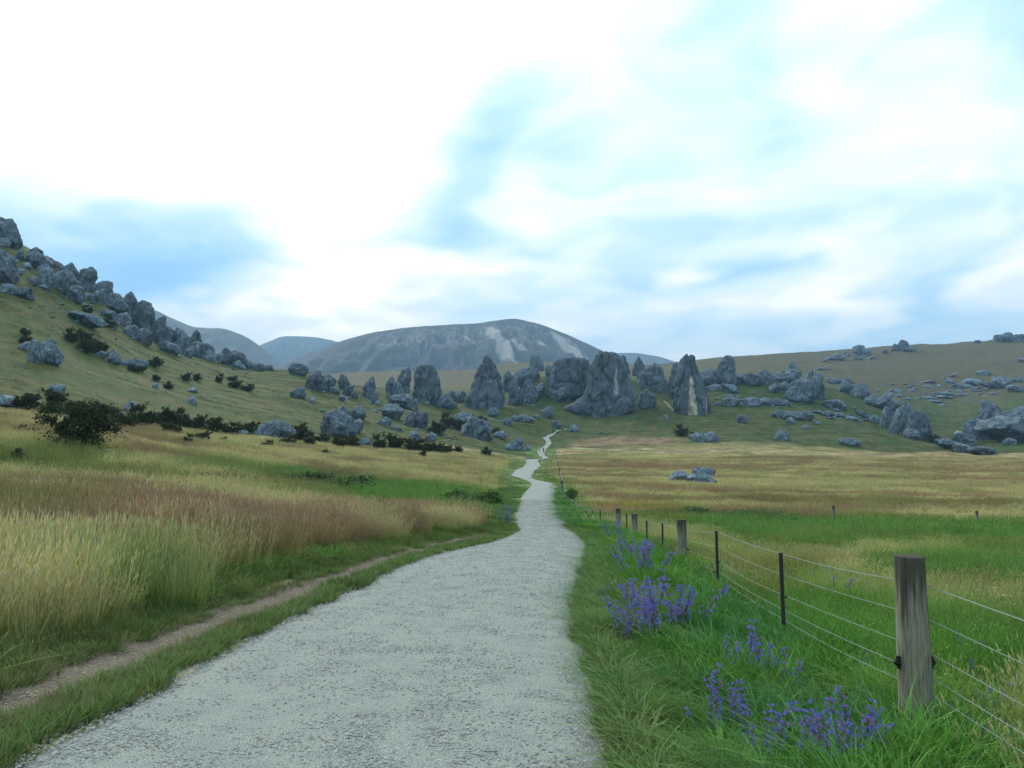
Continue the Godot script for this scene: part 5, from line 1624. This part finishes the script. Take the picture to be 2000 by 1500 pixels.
func build_gravel() -> void:
	var r := RandomNumberGenerator.new()
	r.seed = 17
	var meshes := []
	for m in 4:
		var b := Bag.new()
		var pts := []
		for i in 6: pts.append(Vector3(cos(i * TAU / 6), 0, sin(i * TAU / 6)) * r.randf_range(0.7, 1.2) + Vector3(0, r.randf_range(-0.15, 0.2), 0))
		var top := Vector3(r.randf_range(-0.3, 0.3), r.randf_range(0.5, 0.8), r.randf_range(-0.3, 0.3))
		for i in 6:
			var p: Vector3 = pts[i]
			var q: Vector3 = pts[(i + 1) % 6]
			b.tri(top, q * 0.55 + top * 0.45 + Vector3(0, 0.12, 0), p * 0.55 + top * 0.45 + Vector3(0, 0.12, 0), Color.WHITE)
			b.quad(p * 0.55 + top * 0.45 + Vector3(0, 0.12, 0), q * 0.55 + top * 0.45 + Vector3(0, 0.12, 0), q, p, Color.WHITE)
			b.tri(p, q, Vector3(0, -0.4, 0), Color.WHITE)
		meshes.append(b.mesh())
	var spots := empty_spots(4)
	for i in 170000:
		var z := 2.3 + 44.0 * pow(r.randf(), 3.2)
		var e := edges_at(z)
		var x := r.randf_range(e.x - 0.10, e.y + 0.10)
		var near_edge := minf(x - e.x, e.y - x)
		var loose := n_fine.get_noise_2d(x * 1.1, z * 0.9) + 0.5 * n_mid.get_noise_2d(x * 6.0, z * 6.0)
		if r.randf() > smoothstep(-0.3, 0.35, loose) * 0.55 + 0.30 + 0.7 * smoothstep(0.35, 0.0, near_edge): continue
		var size := (0.0035 + 0.0075 * pow(r.randf(), 2.2)) * (1.0 + z * 0.035)
		var g := r.randf_range(0.55, 1.15)
		var c := Color(0.32, 0.35, 0.345).lerp(Color(0.41, 0.40, 0.345), r.randf() * r.randf()) * g
		if r.randf() < 0.015: c = Color(0.26, 0.215, 0.17)
		put(spots, i % 4, Vector3(x, height(x, z) + 0.012 + 0.0006 * z + 0.03 * (1.0 - pow(2.0 * clampf((x - e.x) / (e.y - e.x), 0.0, 1.0) - 1.0, 2.0)) + size * 0.15, -z), Vector3(r.randf() * TAU, size, size * r.randf_range(0.5, 0.9)), c)
	for i in 2600:
		var t := trail[r.randi() % (trail.size() - 10)]
		var x := t.x + r.randfn() * t.y * 0.7
		var z := t.z + r.randf_range(-0.15, 0.15)
		var size := 0.003 + 0.009 * pow(r.randf(), 3.0)
		var g := r.randf_range(0.6, 1.2)
		put(spots, i % 4, Vector3(x, height(x, z) + 0.012, -z), Vector3(r.randf() * TAU, size, size * 0.6), Color(0.38 * g, 0.34 * g, 0.28 * g))
	scatter("gravel", "loose grey stones lying on the track and the bare trail", "gravel", meshes, M.plain, spots)

# blades: how many, spread of their feet, length range, width, lean, droop, segments, colour range
func tuft(sd: int, n: int, foot: float, l0: float, l1: float, width: float, lean: float, droop: float, segs: int, tint: Color, sway := Vector3.ZERO, heads := 0, head_tint := Color.WHITE, head_size := 0.1) -> ArrayMesh:
	var r := RandomNumberGenerator.new()
	r.seed = sd
	var b := Bag.new()
	for i in n + heads:
		var stem := i >= n
		var a := r.randf() * TAU
		var d := Vector3(cos(a), 0, sin(a))
		var p := d * foot * sqrt(r.randf())
		var dir := (Vector3(cos(a + r.randf_range(-0.9, 0.9)), 0, sin(a + r.randf_range(-0.9, 0.9))) + sway * r.randf_range(0.3, 1.2)) * (1.0 if not stem else 0.45)
		var l := r.randf_range(l0, l1) * (1.0 if not stem else 1.45)
		var k := lean * r.randf_range(0.3, 1.2)
		var bend := droop * r.randf_range(0.2, 1.1) * (1.0 if not stem else 0.6)
		var side := Vector3(-dir.z, 0, dir.x).normalized().rotated(Vector3.UP, r.randf_range(-0.8, 0.8)) * width * r.randf_range(0.6, 1.2) * (0.5 if not stem else 0.28)
		var g := r.randf_range(0.72, 1.28)
		var dry := r.randf() < 0.12
		var c := tint * g
		if dry and not stem: c = Color(c.r * 1.7, c.g * 1.25, c.b * 1.2)
		if stem: c = tint.lerp(head_tint, 0.55) * g
		var last := p - Vector3(0, 0.02 * l, 0)
		var last_side := side
		var tip := last
		var s2 := 2 if stem else segs
		for s in s2:
			var t := (s + 1.0) / s2
			var q := p + dir * l * (k * t + bend * t * t) + Vector3(0, l * (t - 0.42 * bend * t * t), 0)
			var w := side * (1.0 - 0.35 * t) if s < s2 - 1 else Vector3.ZERO
			if s < s2 - 1: b.quad(last - last_side, q - w, q + w, last + last_side, c)
			elif stem: b.quad(last - last_side, q - last_side * 0.8, q + last_side * 0.8, last + last_side, c)
			else: b.tri(last - last_side, q, last + last_side, c)
			tip = q
			last = q
			last_side = w
		if stem:
			var along := (dir * (k + 2.0 * bend) * 0.7 + Vector3(0, 0.8, 0)).normalized()
			var hl := head_size * r.randf_range(0.6, 1.3)
			var hw := hl * 0.065
			var u := along.cross(Vector3(r.randf_range(-1, 1), 0.1, r.randf_range(-1, 1))).normalized() * hw
			var v := along.cross(u)
			var hc := head_tint * r.randf_range(0.8, 1.25)
			var m := tip + along * hl * 0.4
			var e := tip + along * hl
			for f in [[u, v], [v, -u], [-u, -v], [-v, u]]:
				b.tri(tip, m + f[1], m + f[0], hc)
				b.tri(m + f[0], m + f[1], e, hc)
	return b.mesh()

func trail_off(x: float, z: float) -> float:
	# metres from the bare trail's edge
	if z < trail[0].z or z > trail[-1].z: return 9.0
	var lo := 0
	var hi := trail.size() - 1
	while hi - lo > 1:
		var m := (lo + hi) / 2
		if trail[m].z < z: lo = m
		else: hi = m
	return absf(x - trail[lo].x) - trail[lo].y

# many tufts joined into one square of sward, so that neighbouring copies hardly overlap
func sward(sd: int, tufts: Array, n: int, cell: float, s0: float, s1: float, h0: float, h1: float, turn := TAU) -> ArrayMesh:
	var r := RandomNumberGenerator.new()
	r.seed = sd
	var v := PackedVector3Array()
	var nn := PackedVector3Array()
	var c := PackedColorArray()
	var side := ceili(sqrt(n))
	for i in n:
		var src: Array = tufts[r.randi() % tufts.size()]
		var s := r.randf_range(s0, s1)
		var b := Basis(Vector3.UP, (r.randf() - 0.5) * turn).scaled(Vector3(s, r.randf_range(h0, h1), s))
		var p := Vector3(((i % side) + r.randf()) / side - 0.5, 0, ((i / side) + r.randf()) / side - 0.5) * cell
		v.append_array(Transform3D(b, p) * (src[0] as PackedVector3Array))
		nn.append_array(Transform3D(b.orthonormalized(), Vector3.ZERO) * (src[1] as PackedVector3Array))
		var g := r.randf_range(0.7, 1.3)
		var warm := r.randf_range(-0.16, 0.16)
		var tint := Color(g * (1.0 + warm), g, g * (1.0 - warm))
		for k: Color in src[2]: c.append(k * tint)
	var arr := []
	arr.resize(Mesh.ARRAY_MAX)
	arr[Mesh.ARRAY_VERTEX] = v
	arr[Mesh.ARRAY_NORMAL] = nn
	arr[Mesh.ARRAY_COLOR] = c
	var m := ArrayMesh.new()
	m.add_surface_from_arrays(Mesh.PRIMITIVE_TRIANGLES, arr)
	return m

func arrays(m: ArrayMesh) -> Array:
	var a := m.surface_get_arrays(0)
	return [a[Mesh.ARRAY_VERTEX], a[Mesh.ARRAY_NORMAL], a[Mesh.ARRAY_COLOR]]

func build_grass() -> void:
	var r := RandomNumberGenerator.new()
	r.seed = 5
	var white := Color.WHITE
	var wind := Vector3(-0.45, 0, 0.3)
	var lush := []
	for i in 5: lush.append(tuft(400 + i, 16, 0.05, 0.20, 0.42, 0.0085, 0.42, 0.8, 4, white, wind))
	var turf := []
	for i in 4: turf.append(tuft(410 + i, 16, 0.045, 0.05, 0.11, 0.006, 0.6, 0.5, 2, white, wind * 0.8))
	var meadow := []
	for i in 5: meadow.append(tuft(420 + i, 10, 0.09, 0.22, 0.48, 0.008, 0.35, 0.5, 3, Color(0.46, 0.66, 0.36), Vector3(0.35, 0, 0.1), 19, Color(1, 1, 1), 0.085))
	var rough := []
	for i in 4: rough.append(tuft(430 + i, 8, 0.16, 0.28, 0.5, 0.03, 0.35, 0.5, 2, Color(0.62, 0.78, 0.5), Vector3(0.3, 0, 0.1), 6, Color(1, 1, 1), 0.18))
	var bent := []
	for i in 4: bent.append(tuft(440 + i, 9, 0.30, 0.26, 0.5, 0.06, 0.5, 0.4, 1, Color(0.9, 0.95, 0.85)))
	var L := lush.map(arrays)
	var T := turf.map(arrays)
	var G := meadow.map(arrays)
	var R := rough.map(arrays)
	var B := bent.map(arrays)
	# squares of sward: lush 0.5 m, turf 0.4 m, meadow 0.9 m, rough 2.2 m, hillside 9 m
	var p_lush := []
	var p_turf := []
	var p_meadow := []
	var p_pad := []
	var p_rough := []
	var p_hill := []
	for i in 6: p_lush.append(sward(500 + i, L, 34, 0.5, 0.8, 1.25, 0.6, 1.15, 2.2))
	for i in 4: p_turf.append(sward(510 + i, T, 42, 0.4, 0.9, 1.5, 0.8, 1.6, 2.4))
	for i in 6: p_meadow.append(sward(520 + i, G, 30, 0.9, 0.9, 1.4, 0.7, 1.25, 2.4))
	for i in 4: p_pad.append(sward(530 + i, L.slice(0, 3) + G.slice(0, 2), 40, 0.9, 0.8, 1.3, 0.35, 0.85))
	for i in 6: p_rough.append(sward(540 + i, R, 46, 2.2, 0.9, 1.5, 0.6, 1.15, 2.4))
	for i in 4: p_hill.append(sward(550 + i, B, 60, 9.0, 0.8, 1.6, 0.4, 1.0))
	var s_lush := empty_spots(6)
	var s_turf := empty_spots(4)
	var s_meadow := empty_spots(6)
	var s_pad := empty_spots(4)
	var s_rough := empty_spots(6)
	var s_hill := empty_spots(4)
	var e_lush := empty_spots(5)
	var e_turf := empty_spots(4)
	var green := Color(0.145, 0.325, 0.068)
	var deep := Color(0.098, 0.255, 0.092)
	# near squares, row by row away from the camera
	var z := 2.0
	while z < 26.0:
		var step := 0.36 if z < 9.0 else 0.46
		var grow := 1.0 if z < 9.0 else step / 0.40
		var e := edges_at(z)
		var fx := fence_x(z)
		# the lush verge right of the track
		var x := e.y + 0.42 + 0.20 * n_fine.get_noise_2d(z * 1.1, 44.0)
		while x < fx + 0.35:
			var px := x + r.randf_range(-0.08, 0.08)
			var pz := z + r.randf_range(-0.08, 0.08)
			var blue := smoothstep(-0.2, 0.35, n_mid.get_noise_2d(px * 6.0 + 12.0, pz * 4.0))
			var patch := n_fine.get_noise_2d(px * 0.8, pz * 0.8)
			var off := px - e.y
			var col := green.lerp(deep, blue).lerp(Color(0.23, 0.35, 0.065), 0.8 * smoothstep(0.1, 0.4, n_mid.get_noise_2d(px * 3.0, pz * 3.0 + 50.0))) * r.randf_range(0.8, 1.15)
			put(s_lush, r.randi() % 6, Vector3(px, height(px, pz) - 0.01, -pz), Vector3(r.randf_range(-0.8, 0.8) + patch * 1.5, grow, lerpf(0.38, 0.98, smoothstep(0.3, 1.1, off)) * (1.0 + 0.6 * patch) * r.randf_range(0.7, 1.2)), col * r.randf_range(0.8, 1.15))
			x += step
		for k in 2:
			var px := e.y + 0.20 + 0.26 * k + 0.10 * n_fine.get_noise_2d(z * 1.7, 60.0)
			if r.randf() < 0.85: put(s_turf, r.randi() % 4, Vector3(px, height(px, z) - 0.004, -z), Vector3(r.randf() * TAU, 0.85 if z < 9.0 else 1.1, r.randf_range(0.7, 1.3) + 0.8 * k), Color(0.135, 0.255, 0.075).lerp(Color(0.27, 0.255, 0.12), 0.3 * r.randf() * (1.0 - 0.5 * k)) * r.randf_range(0.8, 1.15))
		# the paddock
		x = fx + 0.5
		var pstep := 0.62 if z < 12.0 else 0.8
		while x < 0.80 * z + 0.8:
			var px := x + r.randf_range(-0.2, 0.2)
			var pz := z + r.randf_range(-0.2, 0.2)
			var c := growth(px, pz)
			put(s_pad, r.randi() % 4, Vector3(px, height(px, pz) - 0.01, -pz), Vector3(r.randf() * TAU, pstep / 0.7, r.randf_range(0.55, 1.0)), Color(c.r * 1.45, c.g * 1.45, c.b * 1.4) * r.randf_range(0.9, 1.15))
			x += pstep if r.randf() < 0.6 or z < 12.0 else pstep * 1.3
		# turf, trail and meadow on the left
		x = e.x - 0.2
		while x > -0.80 * z - 0.9:
			var px := x + r.randf_range(-0.06, 0.06)
			var pz := z + r.randf_range(-0.06, 0.06)
			var t_off := trail_off(px, pz)
			var off := off_path(px, pz)
			var patch := n_fine.get_noise_2d(px * 0.8, pz * 0.8)
			var beyond := t_off if t_off < 8.0 and px < trail_mid(pz) else (99.0 if t_off >= 8.0 else -1.0)
			var back := 0.50 + 0.3 * patch + 0.012 * z
			if beyond > 8.0: beyond = off - 0.3
			if beyond < back:
				if t_off > 0.20:
					var col := Color(0.145, 0.225, 0.080).lerp(Color(0.26, 0.25, 0.12), 0.6 * smoothstep(0.0, 0.4, patch + r.randf_range(-0.2, 0.2))) * r.randf_range(0.75, 1.15)
					put(s_turf, r.randi() % 4, Vector3(px, height(px, pz) - 0.004, -pz), Vector3(r.randf_range(-0.4, 0.4), 1.0 if z < 9.0 else 1.3, r.randf_range(0.9, 1.3) + 0.9 * smoothstep(0.15, 0.5, beyond)), col)
				x -= 0.30 if z < 9.0 else 0.38
			elif beyond < back + 0.55:
				put(s_lush, r.randi() % 6, Vector3(px, height(px, pz) - 0.01, -pz), Vector3(r.randf_range(-1.2, 1.2), grow, r.randf_range(0.6, 1.0)), green.lerp(Color(0.24, 0.28, 0.095), r.randf()) * r.randf_range(0.8, 1.1))
				if r.randf() < 0.5: put(s_meadow, r.randi() % 6, Vector3(px, height(px, pz) - 0.01, -pz), Vector3(r.randf_range(-0.9, 0.9), 0.6, r.randf_range(0.6, 0.9)), growth(px, pz) * 1.2)
				x -= 0.42
			else:
				var c := growth(px, pz)
				var is_green := c.g > c.r * 1.2
				if is_green and r.randf() < 0.7: put(s_lush, r.randi() % 6, Vector3(px, height(px, pz) - 0.01, -pz), Vector3(r.randf() * TAU, 1.5, r.randf_range(1.0, 1.5)), c * 1.2)
				else: put(s_meadow, r.randi() % 6, Vector3(px, height(px, pz) - 0.01, -pz), Vector3(r.randf_range(-0.9, 0.9), 1.0, r.randf_range(0.8, 1.2)), c * r.randf_range(1.35, 1.65))
				x -= 0.62 if z < 13.0 else 0.72
		z += step
	# the verges go on to where the fence drops into the dip
	var vz := z
	while vz < 60.0:
		var e := edges_at(vz)
		var fx := fence_x(vz)
		var x := e.y + 0.55
		while x < fx + 0.4:
			var px := x + r.randf_range(-0.2, 0.2)
			var pz := vz + r.randf_range(-0.2, 0.2)
			if off_path(px, pz) > 0.45: put(s_lush, r.randi() % 6, Vector3(px, height(px, pz) - 0.01, -pz), Vector3(r.randf_range(-0.8, 0.8), 1.9, r.randf_range(0.55, 0.95)), green.lerp(deep, r.randf()) * r.randf_range(0.8, 1.05))
			x += 0.75
		for k in 3:
			var px := e.x - 0.45 - 0.7 * k + r.randf_range(-0.1, 0.1)
			if off_path(px, vz) > 0.4: put(s_turf, r.randi() % 4, Vector3(px, height(px, vz) - 0.01, -vz), Vector3(r.randf() * TAU, 2.1, r.randf_range(1.4, 2.4)), Color(0.14, 0.235, 0.075) * r.randf_range(0.8, 1.1))
		vz += 0.72
	# single tufts that fray the edges of the track and the trail
	for i in 5200:
		var zz := 2.3 + 26.0 * pow(r.randf(), 1.6)
		var e := edges_at(zz)
		var right := r.randf() < 0.5
		var d := absf(r.randfn()) * 0.14 - 0.02 + 0.12 * n_fine.get_noise_2d(zz * 1.5, 4.0 if right else 14.0)
		var xx := e.y + d if right else e.x - d
		if trail_off(xx, zz) < 0.02: continue
		var dry := r.randf()
		var col := Color(0.13, 0.235, 0.075).lerp(Color(0.30, 0.26, 0.14), dry * dry * 0.5) * r.randf_range(0.7, 1.15)
		if right and d > 0.08 and r.randf() < 0.5: put(e_lush, r.randi() % 5, Vector3(xx, height(xx, zz), -zz), Vector3(r.randf() * TAU, r.randf_range(0.6, 0.9), r.randf_range(0.3, 0.6)), col)
		else: put(e_turf, r.randi() % 4, Vector3(xx, height(xx, zz), -zz), Vector3(r.randf() * TAU, r.randf_range(0.8, 1.5), r.randf_range(0.7, 1.6)), col)
	for i in 2600:
		var t := trail[r.randi() % trail.size()]
		var s := -1.0 if r.randf() < 0.5 else 1.0
		var xx := t.x + s * (t.y + r.randf_range(-0.04, 0.22))
		var zz := t.z + r.randf_range(-0.2, 0.2)
		if off_path(xx, zz) < 0.0: continue
		put(e_turf, r.randi() % 4, Vector3(xx, height(xx, zz), -zz), Vector3(r.randf() * TAU, r.randf_range(0.8, 1.4), r.randf_range(0.6, 1.4)), Color(0.15, 0.22, 0.08).lerp(Color(0.27, 0.24, 0.13), r.randf() * 0.8) * r.randf_range(0.7, 1.1))
	# farther off: coarser squares
	while z < 560.0:
		var cell := (1.7 + z * 0.006) if z < 60.0 else (2.1 + (z - 60.0) * 0.022)
		if z > 215.0: cell = 8.0
		var x := -0.80 * z
		while x < 0.80 * z:
			var px := x + r.randf_range(-0.25, 0.25) * cell
			var pz := z + r.randf_range(-0.25, 0.25) * cell
			x += cell
			var off := off_path(px, pz)
			if pz < 58.0 and px > edges_at(pz).y and px < fence_x(pz) + 0.3: continue
			if off < cell * 0.45:
				if off < -cell * 0.6: continue
				for k in 7:   # turf right up to the track's edge
					var tx := px + r.randf_range(-0.6, 0.6) * cell
					var tz := pz + r.randf_range(-0.6, 0.6) * cell
					if off_path(tx, tz) < 0.08: continue
					put(e_turf, r.randi() % 4, Vector3(tx, height(tx, tz), -tz), Vector3(r.randf() * TAU, minf(r.randf_range(0.06, 0.10) * z, 9.0), r.randf_range(1.4, 2.4)), Color(0.135, 0.235, 0.068) * r.randf_range(0.8, 1.15))
				continue
			var c := growth(px, pz)
			var y := height(px, pz)
			if z > 215.0 or (z > 75.0 and hilly(px, pz)):
				put(s_hill, r.randi() % 4, Vector3(px, y - 0.1, -pz), Vector3(r.randf() * TAU, cell / (8.5 if z > 215.0 else 7.0), r.randf_range(0.6, 1.0) * (1.0 if z > 215.0 else 0.6)), c * r.randf_range(0.95, 1.15))
				continue
			var short := px > -2.0 and px < fence_x(pz) and off < 9.0
			var on_slope := height(px, pz + 2.0) - y > 0.28
			put(s_rough, r.randi() % 6, Vector3(px, y - 0.03, -pz), Vector3(r.randf_range(-1.2, 1.2), cell / 2.0, 0.2 if short else (0.45 if on_slope else r.randf_range(0.7, 1.05) * (0.55 if px > fence_x(pz) and pz < 120.0 else 1.0))), Color(0.115, 0.21, 0.058) if short else c * r.randf_range(1.3, 1.5))
		z += cell * 0.92
	scatter("verge_grass", "long lush green grass along the right of the track and in rank patches", "grass", p_lush + lush, M.leaf, s_lush + e_lush)
	scatter("verge_turf", "short trodden green turf edging the track and the bare trail", "grass", p_turf + turf, M.leaf, s_turf + e_turf)
	scatter("meadow_grass", "tall dry golden and rusty seeding grass left of the track", "grass", p_meadow, M.leaf, s_meadow)
	scatter("paddock_grass", "thin seeding grass in the green paddock behind the fence", "grass", p_pad, M.leaf, s_pad)
	scatter("rough_grass", "tawny and olive rough grass over the valley floor", "grass", p_rough, M.leaf, s_rough)
	scatter("hillside_grass", "short olive tussock grass on the hillsides", "grass", p_hill, M.leaf, s_hill)
	for s in [s_lush, s_turf, s_meadow, s_pad, s_rough, s_hill, e_lush, e_turf]:
		var n := 0
		for k in s: n += k[0].size()
		print("squares ", n)

func hilly(x: float, z: float) -> bool:
	return x < 0.06 * z and z > clampf(95.0 + (x + 45.0) * 1.9, 78.0, 285.0) + 4.0

func trail_mid(z: float) -> float:
	var lo := 0
	var hi := trail.size() - 1
	while hi - lo > 1:
		var m := (lo + hi) / 2
		if trail[m].z < z: lo = m
		else: hi = m
	return trail[lo].x
